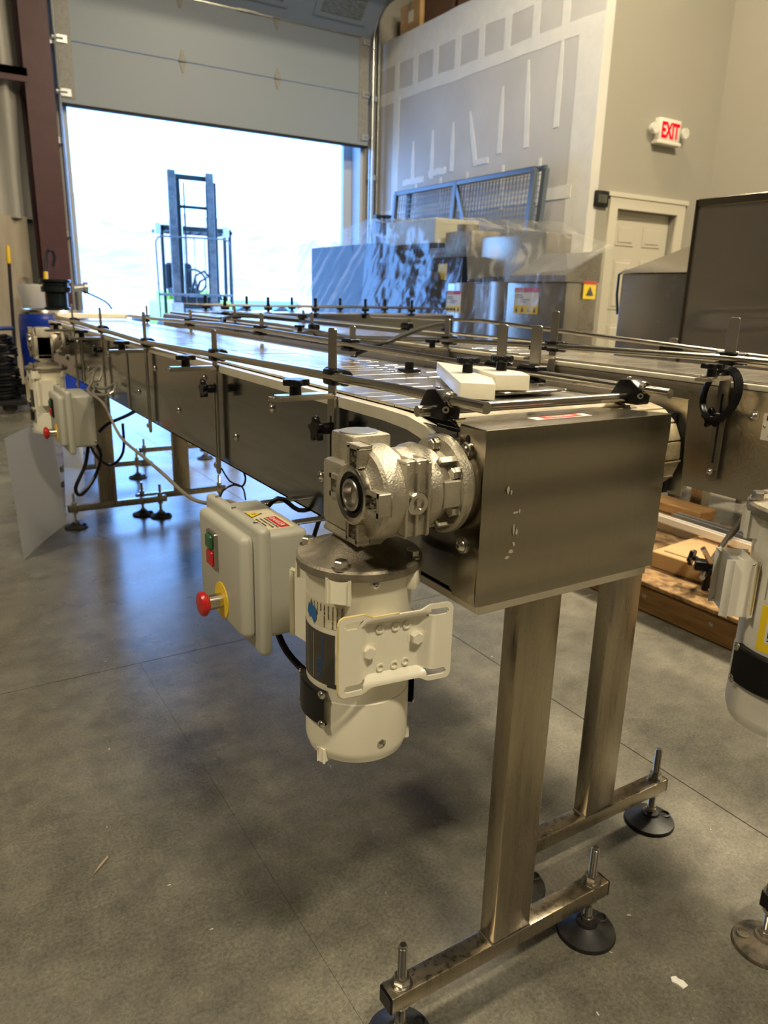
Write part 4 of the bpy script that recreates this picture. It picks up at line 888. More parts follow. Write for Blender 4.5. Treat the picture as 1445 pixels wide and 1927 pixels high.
# rails
q = B()
def railz(y): return 0.953 if y < 0.8 else 0.953-0.0105*min(1,(y-0.8)/0.7) - 0.011*max(0, min(1,(y-1.5)/0.55)) + 0.013*max(0, min(1, (y-2.07)/1.0))
q.tube([(0.527, y, railz(y)) for y in (0.633, 0.8, 1.0, 1.25, 1.5, 1.8, 2.07, 2.6, 3.1, 3.5)], 0.0068, 14); O('guide_rail', q, ROD, C1)
q = B()
def railz2(y): return 0.951 + 0.011*max(0, min(1, (y-1.1)/0.9)) - 0.016*max(0, min(1, (y-2.4)/1.0))
q.tube([(0.862, y, railz2(y)) for y in (0.655, 0.9, 1.1, 1.3, 1.6, 2.0, 2.4, 3.1, 3.7)], 0.0068, 14); O('guide_rail', q, ROD, C1)
q = B(); q.cyl((0.497, 0.725, 0.9385), (0.862, 0.722, 0.9385), 0.0066, n=16); O('cross_rail', q, ROD, C1)
for xx in (0.527, 0.862):     # black cross clamps at the near end
    q = B(); yb = 0.722; q.prism([(-0.024,-0.019),(0.022,-0.019),(0.026,-0.006),(0.012,0.014),(-0.006,0.016),(-0.026,0.003)], (xx-0.012, yb, railz(0.8)-0.004), Y, Z, 0.026, 0.003, 2)
    cl = O('cross_clamp', q, BLACK, C1)
    q = B(); q.lathe((xx+0.0, yb-0.021, railz(0.8)+0.001), -Y, [(0.0072,0),(0.0095,0),(0.0085,0.006),(0.0072,0.006)], 16); q.lathe((xx-0.008, yb-0.0235, railz(0.8)-0.010), Vector((-0.5,-1,0)), [(0,0),(0.0042,0),(0.0042,0.003),(0.002,0.003),(0.0018,0.001),(0,0.001)], 12); O('clamp_screw', q, BOLT, cl); q = B()
    dome(q, (xx, yb+0.004, railz(0.8)+0.0115), Z, 0.003); O('clamp_screw', q, BOLT, cl)
for yy, tip in ((1.0,1.021), (1.52,0.993), (2.065,1.010), (2.605,1.006), (3.10,1.006)):
    side_bracket(C1, yy, 0.532, -1, z_arm=0.921 if yy < 1.2 else (0.914 if yy < 2 else 0.908), rail_z=railz(yy), tip=tip, arm=0.098, low=0.735 if yy < 1.2 else 0.690,
                 lower_knob=yy not in (2.065,), knob_z=0.872, k2=5, ang=0.05)
# right side uprights
def upright(conv, x, y, z0, z1, rz, ang=0.0, clamp=True, nm='upright_strip'):
    q = B(); R = Matrix.Rotation(ang, 3, 'Z'); q.prism(rrect(z0, z1, 0.012, 0.005), Vector((x+0.00175, y, 0)), Z, Y, 0.0035, 0.0006, 1)
    U = O(nm, q, BRK, conv)
    if clamp:
        q = B(); q.box(x-0.020, x+0.008, y-0.022, y+0.022, rz-0.015, rz-0.009, 0.001, 1); q.box(x-0.018, x+0.012, y-0.02, y+0.02, rz+0.008, rz+0.013, 0.002, 1)
        q.lathe((x-0.006, y-0.026, rz), Y, [(0,0),(0.012,0),(0.012,0.052),(0,0.052)], 16); O('rail_clamp', q, BLACK, U)
    return U
for x, y, z0, z1 in ((0.874, 0.935, 0.93, 1.028), (0.874, 1.02, 0.93, 1.026), (0.874, 1.55, 0.93, 0.999), (0.874, 2.09, 0.93, 1.010), (0.874, 2.75, 0.92, 1.0), (0.874, 3.35, 0.92, 1.0)):
    upright(C1, x, y, z0, z1, railz2(y))
# white guide blocks bolted over the belt
for nm, P, z0, z1 in (('guide_block', [(0.645,0.836),(0.682,0.804),(0.757,0.903),(0.812,1.015),(0.815,1.13)], 0.932, 0.9545), ('guide_block', [(0.728,0.860),(0.778,0.840),(0.803,0.885),(0.803,0.975),(0.772,0.985)], 0.937, 0.960)):
    q = B(); q.prism(P, (0,0,z0), X, Y, z1-z0, 0.0012, 2); O(nm, q, UHMW, C1, 'white plastic guide block')
for (x, y), z in (((0.742, 0.945), 0.955), ((0.783, 0.912), 0.960)):
    knob('lobed_knob', (x, y, z), Z, C1, n=8, ro=0.0185, ri=0.0155, h=0.0095, stem=0.0135, rs=0.0085)
q = B(); q.box(0.725, 0.850, 0.865, 0.965, 0.9275, 0.9315, 0.001, 1); q.box(0.735, 0.862, 0.845, 0.90, 0.9315, 0.9355, 0.001, 1); O('block_bracket', q, BRK, C1)
q = B(); q.box(0.805, 0.835, 1.21, 1.245, 0.927, 0.931); q.cyl((0.82,1.228,0.931),(0.82,1.228,0.945),0.009,n=12); O('rail_support', q, BLACK, C1)
q = B(); q.box(0.56, 0.86, 3.64, 3.70, 0.932, 0.955, 0.003, 1); O('stop_bar', q, UHMW, C1, 'white plastic stop bar across the far end')

# ---------------- conveyor 2 (middle, slightly lower)
C2 = thing('conveyor', 'middle stainless conveyor with dirty tan belt end, tucked right of the nearest one', 'conveyor', (1.05, 0.83, 0), 'parallel stainless conveyors')
q = B(); q.box(0.905, 0.908, 0.93, 3.9, 0.70, 0.865); O('side_panel', q, STEELP, C2)
q = B(); q.prism([(0.884,0.896),(3.9,0.896),(3.9,0.712),(0.872,0.712)], (1.218, 0, 0), Y, Z, 0.003); O('side_panel', q, BRIGHT, C2, 'right side plate ending beside the belt')
q = B(); q.lathe((1.219, 0.918, 0.862), X, [(0,0),(0.009,0),(0.009,0.003),(0,0.003)], 16); O('plate_hole', q, BLACKM, C2)
slats(C2, 0.93, 1.196, 0.955, 3.85, 0.879, join_after=1.6, mt=CHAIN)
cy, cz, rr = 0.952, 0.800, 0.079
for k in range(7):    # faceted belt links round the sprocket
    a = radians(12+k*25); q = B(); q.obox((1.063, cy-rr*sin(a), cz+rr*cos(a)), (0.266, 0.033, 0.007), Matrix.Rotation(a, 3, 'X'), 0.002, 2); O('belt_link', q, TAN, C2, 'dirty tan belt link')
q = B(); q.cyl((0.93, cy, cz), (1.20, cy, cz), 0.055, n=20); q.box(0.92, 1.212, 0.96, 1.1, 0.715, 0.85); q.box(1.200, 1.213, 0.90, 0.98, 0.715, 0.87); O('drive_sprocket', q, BLACKM, C2)
stand(C2, 1.030, 0.835, top=0.72, half=0.205, foot=0.185); stand(C2, 1.058, 3.60, top=0.72, postx=1.06, rt_=0.165)

# ---------------- conveyor 3 (right)
C3 = thing('conveyor', 'right-hand stainless conveyor with a name plate and coiled cable on its near bracket', 'conveyor', (1.43, 0.3, 0), 'parallel stainless conveyors')
q = B(); q.box(1.300, 1.303, 0.20, 1.903, 0.712, 0.917); q.box(1.300, 1.303, 1.906, 4.62, 0.712, 0.917); q.box(1.298, 1.3005, 0.2, 4.6, 0.909, 0.917, 0.0005, 1); O('side_panel', q, BRIGHT, C3, 'left stainless side panel')
q = B(); q.box(1.562, 1.565, 0.20, 4.62, 0.712, 0.917); O('side_panel', q, STEEL, C3)
q = B(); q.box(1.297, 1.313, 0.2, 4.6, 0.918, 0.9285, 0.003, 2); q.box(1.553, 1.569, 0.2, 4.6, 0.915, 0.927, 0.003, 2); O('wear_strip', q, STRIP, C3)
for yy in (1.9045,):
    q = B(); q.box(1.2985, 1.3002, yy-0.0012, yy+0.0012, 0.72, 0.91); O('seam_gap', q, BLACKM, C3)
slats(C3, 1.316, 1.430, 0.25, 4.58, 0.933, join_after=1.7); slats(C3, 1.433, 1.551, 0.25, 4.58, 0.933, join_after=1.7)
q = B(); q.box(1.303, 1.562, 0.3, 4.5, 0.82, 0.83)
for yy in (0.4, 1.2, 2.2, 3.4): q.box(1.303, 1.562, yy, yy+0.03, 0.74, 0.77)
O('cross_member', q, STEELP, C3)
for yy, zz in ((0.801,.872),(1.18,.785),(1.55,.87),(2.0,.785)): q = B(); dome(q, (1.300, yy, zz), -X, 0.0085); O('panel_screw', q, BOLT, C3)
q = B(); q.box(1.2992, 1.3, 0.70, 0.782, 0.832, 0.881, 0.0003, 1); np_ = O('name_plate', q, ALU, C3, 'small silver name plate')
q = B(); q.box(1.2988, 1.2993, 0.705, 0.775, 0.868, 0.877); O('print_band', q, INK, np_)
for k, s_ in enumerate(('SERIAL 2040', 'JUNE 04')): text('print', s_, 0.008, (1.2988, 0.768, 0.853-k*0.012), -Y, Z, INK, np_, depth=0.0001)
q = B(); dome(q, (1.2992, 0.777, 0.857), -X, 0.002); O('rivet', q, BOLT, np_)
for yy, tip, rz, lowz in ((0.862, 1.046, 0.972, 0.738), (1.322, 1.043, 0.962, 0.80), (1.745, 1.009, 0.950, 0.80), (2.6, 1.0, 0.945, 0.8), (3.4, 1.0, 0.945, 0.8)):
    Bq = side_bracket(C3, yy, 1.292, -1, z_arm=0.936 if yy < 1.6 else 0.925, rail_z=rz, tip=tip, arm=0.085, low=lowz, lower_knob=yy < 0.9, knob_z=0.862, k2=8, ang=0.1)
q = B()
q.tube([(1.286,0.35,0.966),(1.286,0.862,0.972),(1.286,1.322,0.962),(1.286,1.745,0.950),(1.286,2.3,0.926),(1.286,2.9,0.94),(1.286,4.4,0.94)], 0.0068, 12); O('guide_rail', q, ROD, C3)
q = B(); q.tube([(1.58,0.45,0.938),(1.58,0.88,0.955),(1.58,1.33,0.972),(1.58,1.95,0.996),(1.58,2.65,0.985)], 0.006, 12)
q.tube([(1.585,0.3,0.93),(1.585,1.2,0.945),(1.585,4.4,0.955)], 0.005, 8); O('guide_rail', q, ROD, C3)
for yy in (1.22, 2.4, 3.3): upright(C3, 1.592, yy, 0.91, 0.985 if yy < 2 else 0.99, 0.958)
stand(C3, 1.330, 0.517, top=0.72, half=0.215, foot=0.205, postx=1.43, rub=RUBD, ztop=0.113, zb=0.082); stand(C3, 1.355, 4.71, top=0.72, postx=1.42, rt_=0.165)
gearmotor(C3, 0.657, -0.22, 0.032, paint=WPAINT, ribbon=False, reach=0.06, sc=1.32)

# ---------------- transverse conveyor at the back
C4 = thing('conveyor', 'conveyor running crosswise behind the others below the forklift view', 'conveyor', (2.4, 4.95, 0), None)
q = B(); q.box(1.62, 3.6, 4.80, 4.803, 0.72, 0.925); O('side_panel', q, STEELP, C4)
q = B(); q.box(1.62, 3.6, 5.14, 5.143, 0.72, 0.925); O('side_panel', q, STEELP, C4)
q = B(); q.box(1.62, 3.6, 4.803, 5.14, 0.92, 0.932); O('belt', q, CHAIN, C4)
q = B(); q.tube([(1.6,4.79,0.975),(3.6,4.79,0.975)], 0.006, 8); q.tube([(1.6,5.16,0.975),(3.6,5.16,0.975)], 0.006, 8); O('guide_rail', q, MESHM, C4)
for xx in (1.75, 2.05, 2.4, 2.8, 3.2):
    for yy in (4.785, 5.165):
        q = B(); q.box(xx-0.011, xx+0.011, yy-0.002, yy+0.002, 0.90, 1.035, 0.001, 1); q.lathe((xx,yy,0.962), X, [(0,-0.025),(0.013,-0.025),(0.013,0.025),(0,0.025)], 10); q.box(xx-0.02, xx+0.02, yy-0.02, yy+0.02, 0.925, 0.937, 0.002, 1); O('rail_bracket', q, BLACK, C4)
for xx in (1.85, 3.3): stand(C4, xx, 4.97, top=0.74)
ST4 = thing('floor_stand', 'short stainless stand with levelling feet beyond the conveyor legs', 'stand', (0.84, 4.37, 0))
stand(ST4, 0.835, 4.37, top=0.72)

# ================================================================== THINGS ROUND THE CONVEYORS
def cable(name, pts, r, m, label, cat='cable', n=8, sub=4):
    # catmull-rom smoothing
    P = [Vector(p) for p in pts]; out = []
    for i in range(len(P)-1):
        p0, p1, p2, p3 = P[max(i-1,0)], P[i], P[i+1], P[min(i+2,len(P)-1)]
        for k in range(sub):
            t = k/sub; out.append(0.5*((2*p1)+(p2-p0)*t+(2*p0-5*p1+4*p2-p3)*t*t+(3*p1-p0-3*p2+p3)*t**3))
    out.append(P[-1]); q = B(); q.tube(out, r, n)
    return tag(O(name, q, m, base=P[0]), label, cat)
cable('power_cable', [(0.97,1.80,0.888),(0.962,1.74,0.895),(0.96,1.66,0.93),(1.005,1.61,0.955),(1.12,1.71,0.967),(1.259,1.837,0.976),(1.44,2.0,0.982),(1.58,2.13,0.975),(1.60,2.20,0.95)], 0.0065, BLACKM, 'black cable looping from the nearest conveyor over the one behind')
cable('power_cable', [(0.90,2.55,0.955),(0.98,2.72,0.957),(1.07,2.95,0.962),(1.18,3.10,0.965),(1.29,3.12,0.962),(1.40,2.95,0.955)], 0.006, BLACKM, 'thin dark cable lying across the rails at the far end')
cable('extension_cable', [(0.50,2.62,0.80),(0.47,2.52,0.775),(0.44,2.42,0.762),(0.45,2.26,0.746),(0.45,2.08,0.682),(0.45,1.84,0.671),(0.45,1.66,0.664),(0.45,1.50,0.655),(0.45,1.38,0.668),(0.455,1.26,0.700),(0.46,1.20,0.70)], 0.004, mat('grey_cord', (0.20,0.18,0.14), 0.5), 'grey cord sagging from the far control box to the near one', 'cord')
cable('motor_cable', [(0.44,1.03,0.56),(0.45,1.0,0.515),(0.46,0.93,0.50),(0.455,0.875,0.525),(0.43,0.83,0.57),(0.41,0.815,0.62)], 0.0058, BLACK, 'black cable from the near grey box to its cream motor')
cable('cable_bundle', [(0.47,1.16,0.69),(0.50,1.14,0.73),(0.53,1.12,0.71),(0.56,1.11,0.715)], 0.004, BLACK, 'short black cable bending up behind the near grey box')
cable('cable_bundle', [(0.50,1.10,0.50),(0.52,1.09,0.60),(0.56,1.09,0.715)], 0.004, BLACK, 'thin black cable hanging under the panel behind the near grey box')
cable('zip_tie', [(0.56,1.50,0.714),(0.56,1.46,0.706),(0.555,1.43,0.695),(0.555,1.45,0.674),(0.55,1.49,0.668),(0.53,1.50,0.655),(0.51,1.47,0.64)], 0.0022, BLACK, 'loose black cable tie hanging under the panel, first loop')
cable('zip_tie', [(0.55,1.56,0.690),(0.55,1.51,0.672),(0.555,1.45,0.672),(0.55,1.42,0.652)], 0.0018, BLACK, 'loose black cable tie end under the panel, crossing the first')
cable('hanging_cable', [(0.46,2.60,0.57),(0.44,2.58,0.50),(0.40,2.56,0.43),(0.42,2.58,0.40),(0.47,2.60,0.45),(0.50,2.62,0.52),(0.48,2.63,0.57)], 0.006, BLACK, 'black cable loop hanging below the far grey box')
cable('hanging_cable', [(0.47,2.66,0.57),(0.50,2.70,0.50),(0.55,2.72,0.46),(0.60,2.74,0.50),(0.61,2.76,0.60)], 0.005, BLACK, 'second black cable under the far box curving to the post')
cable('hanging_cable', [(0.50,2.62,0.60),(0.53,2.60,0.63),(0.57,2.50,0.67),(0.60,2.40,0.713)], 0.006, BLACK, 'black cable running up from the far grey box to the panel')
cable('wire_tangle', [(0.49,2.66,0.79),(0.52,2.6,0.82),(0.50,2.55,0.78),(0.47,2.6,0.77),(0.50,2.5,0.76),(0.53,2.45,0.78),(0.50,2.4,0.755),(0.47,2.5,0.745),(0.50,2.58,0.765)], 0.004, mat('silver_wire', (0.4,0.39,0.36), 0.35, 0.6), 'tangle of grey wires on top of the far grey box', 'wires')
# coiled cable hung on conveyor 3's knob
q = B()
for dx_, r_ in ((0, 1.0), (-0.006, 0.95), (0.006, 1.03)):
    q.tube([(1.262+dx_+0.012*sin(2*pi*k/28), 0.850+0.034*r_*cos(2*pi*k/28), 0.908+0.046*r_*sin(2*pi*k/28)) for k in range(28)], 0.0038, 8, closed=True)
tag(O('coiled_cable', q, BLACK, base=(1.262,0.85,0.9)), 'black coiled cable hung on the bracket knob of the right-hand conveyor', 'cable')

# white plastic sheets leaning at the far end
def panel_sheet(p, q_, h0, h1, lean, m, label, nm='plastic_sheet', t=0.005):
    p, q_ = Vector(p), Vector(q_); d = (q_-p).normalized(); n = Z.cross(d); b = B(); N = 14; g = []
    for i in range(N+1):
        f = i/N; base = p.lerp(q_, f); h = h0+(h1-h0)*f; bow = 0.008*sin(f*pi)
        g.append([b.b.verts.new(base+n*(lean*k/4+bow)+Z*(h*k/4)) for k in range(5)])
    for i in range(N):
        for k in range(4): b.b.faces.new((g[i][k], g[i+1][k], g[i+1][k+1], g[i][k+1]))
    bmesh.ops.solidify(b.b, geom=b.b.faces[:], thickness=t)
    return tag(O(nm, b, m, base=p, sharp=60), label, 'sheet', 'white plastic sheets at the far end')
panel_sheet((0.275,3.17,0), (0.51,3.617,0), 0.50, 0.50, 0.02, POLY, 'large white plastic sheet leaning beside the far motor')
panel_sheet((0.54,3.80,0), (0.72,4.30,0), 0.52, 0.52, -0.02, POLY, 'smaller white plastic sheet standing behind the far stand')

# blue drum with tools on and behind
D = thing('plastic_drum', 'tall blue plastic drum with galvanised ring beside the maroon column', 'drum', (1.08, 7.2, 0))
q = B(); q.lathe((1.08,7.2,0), Z, [(0,0.0),(0.24,0.0),(0.265,0.03),(0.275,0.10),(0.285,0.30),(0.287,0.33),(0.285,0.36),(0.288,0.60),(0.285,0.78),(0.275,0.83),(0.25,0.86),(0,0.86)], 56); O('drum_body', q, BLUEP, D)
q = B(); q.lathe((1.08,7.2,0.855), Z, [(0.24,-0.015),(0.268,-0.018),(0.275,0.0),(0.268,0.018),(0.25,0.020),(0.24,0.01)], 56); O('closing_ring', q, ROD, D)
q = B(); q.lathe((1.08,7.2,0.86), Z, [(0,0.0),(0.24,0.0),(0.24,0.006),(0,0.006)], 40); O('lid', q, BLACKM, D)
Pp = thing('black_pulley', 'stack of shiny black machine rings standing on the blue drum', 'machine part', (1.10, 7.1, 0.868))
for k, (r_, z0, z1) in enumerate(((0.105,0,0.03),(0.09,0.03,0.15),(0.118,0.15,0.20),(0.105,0.20,0.23),(0.125,0.23,0.255))):
    q = B(); q.lathe((1.10,7.1,0.868+z0), Z, [(0,0),(r_-0.006,0),(r_,0.006),(r_,z1-z0-0.006),(r_-0.006,z1-z0),(0,z1-z0)], 32); O('ring', q, mat('glossy_black_metal', (0.015,0.02,0.022), 0.18, 0.4) if k == 0 else MATS['glossy_black_metal'], Pp)
V_ = thing('pipe_valve', 'pale steel valve fitting on a stem beside the black rings on the drum', 'valve', (1.27, 7.0, 0.868))
q = B(); q.cyl((1.275,7.06,0.868),(1.275,7.06,1.03),0.028,0.025,n=16); O('stem', q, GALV, V_)
q = B(); q.cyl((1.238,7.06,1.05),(1.33,7.06,1.06),0.035,n=16); q.cyl((1.32,7.06,1.06),(1.35,7.06,1.06),0.05,n=16); O('valve_body', q, GALV, V_)
cable('thin_hose', [(1.30,7.0,1.03),(1.36,6.9,1.0),(1.42,6.7,0.95),(1.44,6.6,0.90)], 0.008, BLACKM, 'thin dark hose curving from the valve on the drum', 'hose')
Bn = thing('bin_liner', 'clear plastic bag lining a bin behind the blue drum', 'bag', (1.06, 7.85, 0))
q = B(); N = 36
rings = []
for r_, z in ((0.11,0),(0.13,0.5),(0.145,0.95),(0.17,1.04),(0.16,1.08)):
    rings.append([q.b.verts.new((1.06+(r_+0.012*noise.noise(Vector((k*0.7, z*3, 0))))*cos(2*pi*k/N), 7.85+(r_+0.012*noise.noise(Vector((k*0.7, z*3, 4))))*sin(2*pi*k/N), z+0.01*noise.noise(Vector((k*0.9,0,2))))) for k in range(N)])
for A, C in zip(rings, rings[1:]):
    for k in range(N): q.b.faces.new((A[k], A[(k+1)%N], C[(k+1)%N], C[k]))
O('bag_wall', q, mat('milky_plastic', (0.50,0.48,0.43), 0.35, alpha=0.8), Bn)
def pole(nm, label, cat, a_, b_, r, tipm, tipl, m=BLACKM):
    t = thing(nm, label, cat, a_, 'long handled tools by the wall'); a_, b_ = Vector(a_), Vector(b_); d = (b_-a_).normalized(); L_ = (b_-a_).length
    q = B(); q.cyl(a_, a_+d*(L_-tipl), r, n=12); O('handle', q, m, t)
    q = B(); q.lathe(a_+d*(L_-tipl), d, [(0,0),(r*1.35,0),(r*1.45,0.02),(r*1.3,tipl-0.02),(r*0.8,tipl),(0,tipl)], 14); O('grip', q, tipm, t)
    return t
t = pole('broom', 'black pole with yellow grip leaning on the wall at far left', 'broom', (0.86,8.45,0.03), (0.93,8.62,1.44), 0.016, YELH, 0.17)
q = B(); q.box(0.70,1.02,8.40,8.48,0.0,0.10,0.01,1); O('broom_head', q, BLACKM, t)
t = thing('shovel', 'yellow-handled shovel with black D grip behind the blue drum', 'shovel', (1.10, 8.2, 0)); 
q = B(); q.cyl((1.10,8.1,0.03),(1.22,8.38,1.20),0.022,n=12); O('handle', q, YELH, t)
q = B(); q.tube([(1.215,8.37,1.16),(1.235,8.40,1.26),(1.245,8.42,1.36),(1.27,8.43,1.41),(1.31,8.43,1.40),(1.325,8.43,1.34),(1.30,8.41,1.26)], 0.016, 8); O('grip', q, BLACK, t)
q = B(); q.prism([(-0.1,0),(0.1,0),(0.1,0.28),(0,0.34),(-0.1,0.28)], (1.09,8.08,0.0), X, Z, 0.01); O('blade', q, BLACKM, t)
HT = thing('hand_cart', 'blue tube cart loaded with coils of black hose left of the drum', 'cart', (0.62, 7.2, 0))
q = B(); q.tube([(0.78,7.49,0.70),(0.70,7.49,0.70),(0.62,7.49,0.69),(0.59,7.49,0.64),(0.59,7.49,0.10)], 0.018, 8); q.tube([(0.59,7.49,0.4),(0.1,7.49,0.4)], 0.018, 8); q.tube([(0.12,7.49,0.69),(0.12,7.49,0.10)], 0.018, 8); q.tube([(0.62,7.49,0.69),(0.12,7.49,0.69)], 0.018, 8); O('cart_frame', q, BLUEFR, HT)
q = B(); q.box(0.1,0.78,7.06,7.5,0.08,0.12,0.005,1); O('deck', q, BLACKM, HT)
for k in range(2):
    q = B(); q.lathe((0.25+k*0.4,7.12,0.06), Y, [(0,0),(0.06,0),(0.06,0.04),(0,0.04)], 20); O('caster', q, RUB, HT)
for k in range(6):
    q = B(); P = []; r_ = (0.160, 0.150, 0.158, 0.146, 0.155, 0.140)[k]; cx_ = 0.60+0.012*((k*5) % 3-1); cy_ = 7.26+0.012*((k*7) % 3-1); z0 = 0.136+k*0.088
    for i in range(64):
        a_ = 2*pi*i/22; P.append((cx_+r_*(1+0.04*sin(i*0.31+k))*cos(a_), cy_+r_*(1+0.04*sin(i*0.23+k))*sin(a_), z0+0.0285*i/22))
    q.tube(P, 0.0135, 6); tag(O('hose_coil', q, BLACK, base=(cx_,cy_,z0)), ('lowest', 'second lowest', 'third from the bottom', 'third from the top', 'second from the top', 'topmost')[k]+' black hose coil of the stack on the blue cart', 'hose', 'black hose coils on the cart')

# ---------------- pallet platform with parts at right
PL = thing('osb_platform', 'low OSB platform on lumber runners under the right conveyor', 'platform', (3.0, 1.8, 0))
for x0 in (2.11, 2.52, 2.92):
    q = B(); q.box(x0, x0+0.038, 0.2, 2.9, 0.002, 0.092, 0.003, 1); O('lumber_runner', q, WOOD, PL)
for y0, y1 in ((0.2, 0.65), (0.68, 1.12), (1.15, 1.60), (1.63, 2.08), (2.11, 2.50), (2.53, 2.9)):
    q = B(); q.box(2.16 if y0 < 1.2 else 2.13, 2.97, y0, y1, 0.094, 0.107, 0.002, 1); O('under_board', q, OSB, PL)
for k, (x0, x1, y0, y1) in enumerate(((2.075, 2.66, 0.2, 1.78), (2.665, 2.97, 0.2, 1.5), (2.665, 2.97, 1.505, 2.9), (2.075, 2.66, 1.785, 2.9))):
    q = B(); q.box(x0, x1, y0, y1, 0.112+0.001*(k%2), 0.127+0.001*(k%2), 0.002, 1); O('osb_sheet', q, OSB, PL)
q = B()
for yy in (1.6, 1.33, 1.05): dome(q, (2.110, yy, 0.06), -X, 0.006)
O('nail', q, BOLT, PL)
q = B(); q.box(2.88, 3.0, 1.95, 2.85, 0.129, 0.175, 0.004, 1); tag(O('lumber_board', q, WOOD, base=(2.9,2.4,0.129)), 'loose orange lumber board lying at the back of the OSB platform', 'board')
BX = thing('cardboard_tray', 'flat tan cardboard box lying on the OSB platform', 'box', (2.39, 1.27, 0.128))
q = B(); Rz = Matrix.Rotation(radians(6), 3, 'Z'); q.obox((2.435, 1.27, 0.158), (0.34, 0.86, 0.060), Rz, 0.003, 1); O('box_base', q, CARD, BX)
q = B(); q.obox((2.445, 1.27, 0.190), (0.29, 0.80, 0.004), Rz, 0.001, 1); O('lid_panel', q, CARD, BX)
q = B(); q.obox((2.250, 1.50, 0.163), (0.002, 0.06, 0.02), Rz); O('box_label', q, LABW, BX)
def prof_bar(nm, a_, b_, w, h, m, label):
    a_, b_ = Vector(a_), Vector(b_); d = (b_-a_).normalized(); n = Z.cross(d).normalized(); q = B(); L_ = (b_-a_).length
    up_ = d.cross(n)
    q.obox((a_+b_)/2, (L_, w, h*0.35), R3(d, n), 0.001, 1)
    for s_ in (-1, 1): q.obox((a_+b_)/2+n*s_*w*0.36+up_*h*0.3, (L_, w*0.26, h*0.5), R3(d, n), 0.001, 1)
    return tag(O(nm, q, m, base=a_), label, 'rail')
prof_bar('aluminium_rail', (2.52,1.93,0.215), (2.50,0.95,0.21), 0.035, 0.030, ALU, 'long slotted aluminium rail lying over the cardboard box')
prof_bar('aluminium_rail', (2.80,2.02,0.15), (2.78,1.0,0.15), 0.05, 0.03, GALV, 'grey channel rail lying behind the cardboard box on the OSB')
q = B(); q.tube([(2.205,1.43,0.215),(2.45,1.53,0.25),(2.90,1.70,0.30)], 0.012, 10); tag(O('steel_rod', q, ROD, base=(2.2,1.43,0.2)), 'bright steel rod crossing over the aluminium rail', 'rod')
q = B(); q.box(2.62, 2.64, 1.45, 1.98, 0.135, 0.165, 0.002, 1); q.box(2.62, 2.72, 1.45, 1.98, 0.13, 0.135, 0.001, 1); tag(O('steel_angle', q, BRK, base=(2.62,1.7,0.13)), 'short steel angle bar beside the cardboard box', 'angle bar')
RC = thing('rod_clamp', 'black rod clamp with star knob lying at the rod end', 'clamp', (2.19, 1.46, 0.19))
q = B(); q.obox((2.20,1.43,0.215), (0.05,0.09,0.035), Matrix.Rotation(0.6,3,'Z'), 0.008, 2); q.obox((2.19,1.38,0.205), (0.03,0.07,0.02), Matrix.Rotation(0.2,3,'Z'), 0.005, 2); q.cyl((2.2,1.43,0.128),(2.2,1.43,0.2),0.012,n=10); O('clamp_body', q, BLACK, RC)
knob('star_knob', (2.20,1.475,0.225), Vector((-0.3,1,0.1)), RC, n=5, ro=0.03, ri=0.018, h=0.014, stem=0.012)
q = B(); q.cyl((2.19,1.415,0.23),(2.155,1.43,0.285),0.009,n=10); q.cyl((2.19,1.43,0.2),(2.13,1.40,0.195),0.009,n=10); O('pin', q, ROD, RC)
q = B(); q.box(2.78, 2.95, 1.38, 1.62, 0.13, 0.42, 0.02, 2); tag(O('black_housing', q, BLACKM, base=(2.85,1.5,0.13)), 'black plastic housing on the OSB at the right edge', 'machine part')
# debris on the floor
q = B(); q.prism([(0,0),(0.012,-0.004),(0.016,0.006),(0.012,0.012),(0.016,0.018),(0.008,0.024),(0.000,0.018),(0.003,0.010)], (0.93,0.533,0.0005), Vector((1,0.3,0)), Vector((-0.3,1,0)), 0.003, 0.0008, 1)
tag(O('paper_scrap', q, INKW, base=(0.93,0.53,0)), 'small white torn scrap on the concrete near the right foot', 'scrap')
q = B(); q.prism([(0,0),(0.055,0.004),(0.057,0.010),(0.030,0.007)], (0.160,1.258,0.0005), Vector((0.8,0.65,0)), Vector((-0.65,0.8,0)), 0.0025, 0.0006, 1); tag(O('wood_splinter', q, mat('pale_wood', (0.36,0.27,0.17), 0.8), base=(0.16,1.26,0)), 'tan wood splinter on the floor left of the motor', 'scrap')
rs = random.Random(3); scraps = []
for k in range(34):
    xx, yy = rs.uniform(-0.1, 1.5), rs.uniform(0.55, 2.6); a_ = rs.uniform(0, pi); L_ = rs.uniform(0.003, 0.009)
    scraps.append((xx, yy, a_, L_))
q = B()
for xx, yy, a_, L_ in scraps: q.obox((xx,yy,0.0012), (L_, L_*0.35, 0.0012), Matrix.Rotation(a_,3,'Z'))
tag(O('floor_grit', q, TAPEM, base=(0.5,1,0)), 'scattered pale crumbs and shavings on the concrete', 'debris', kind='stuff')

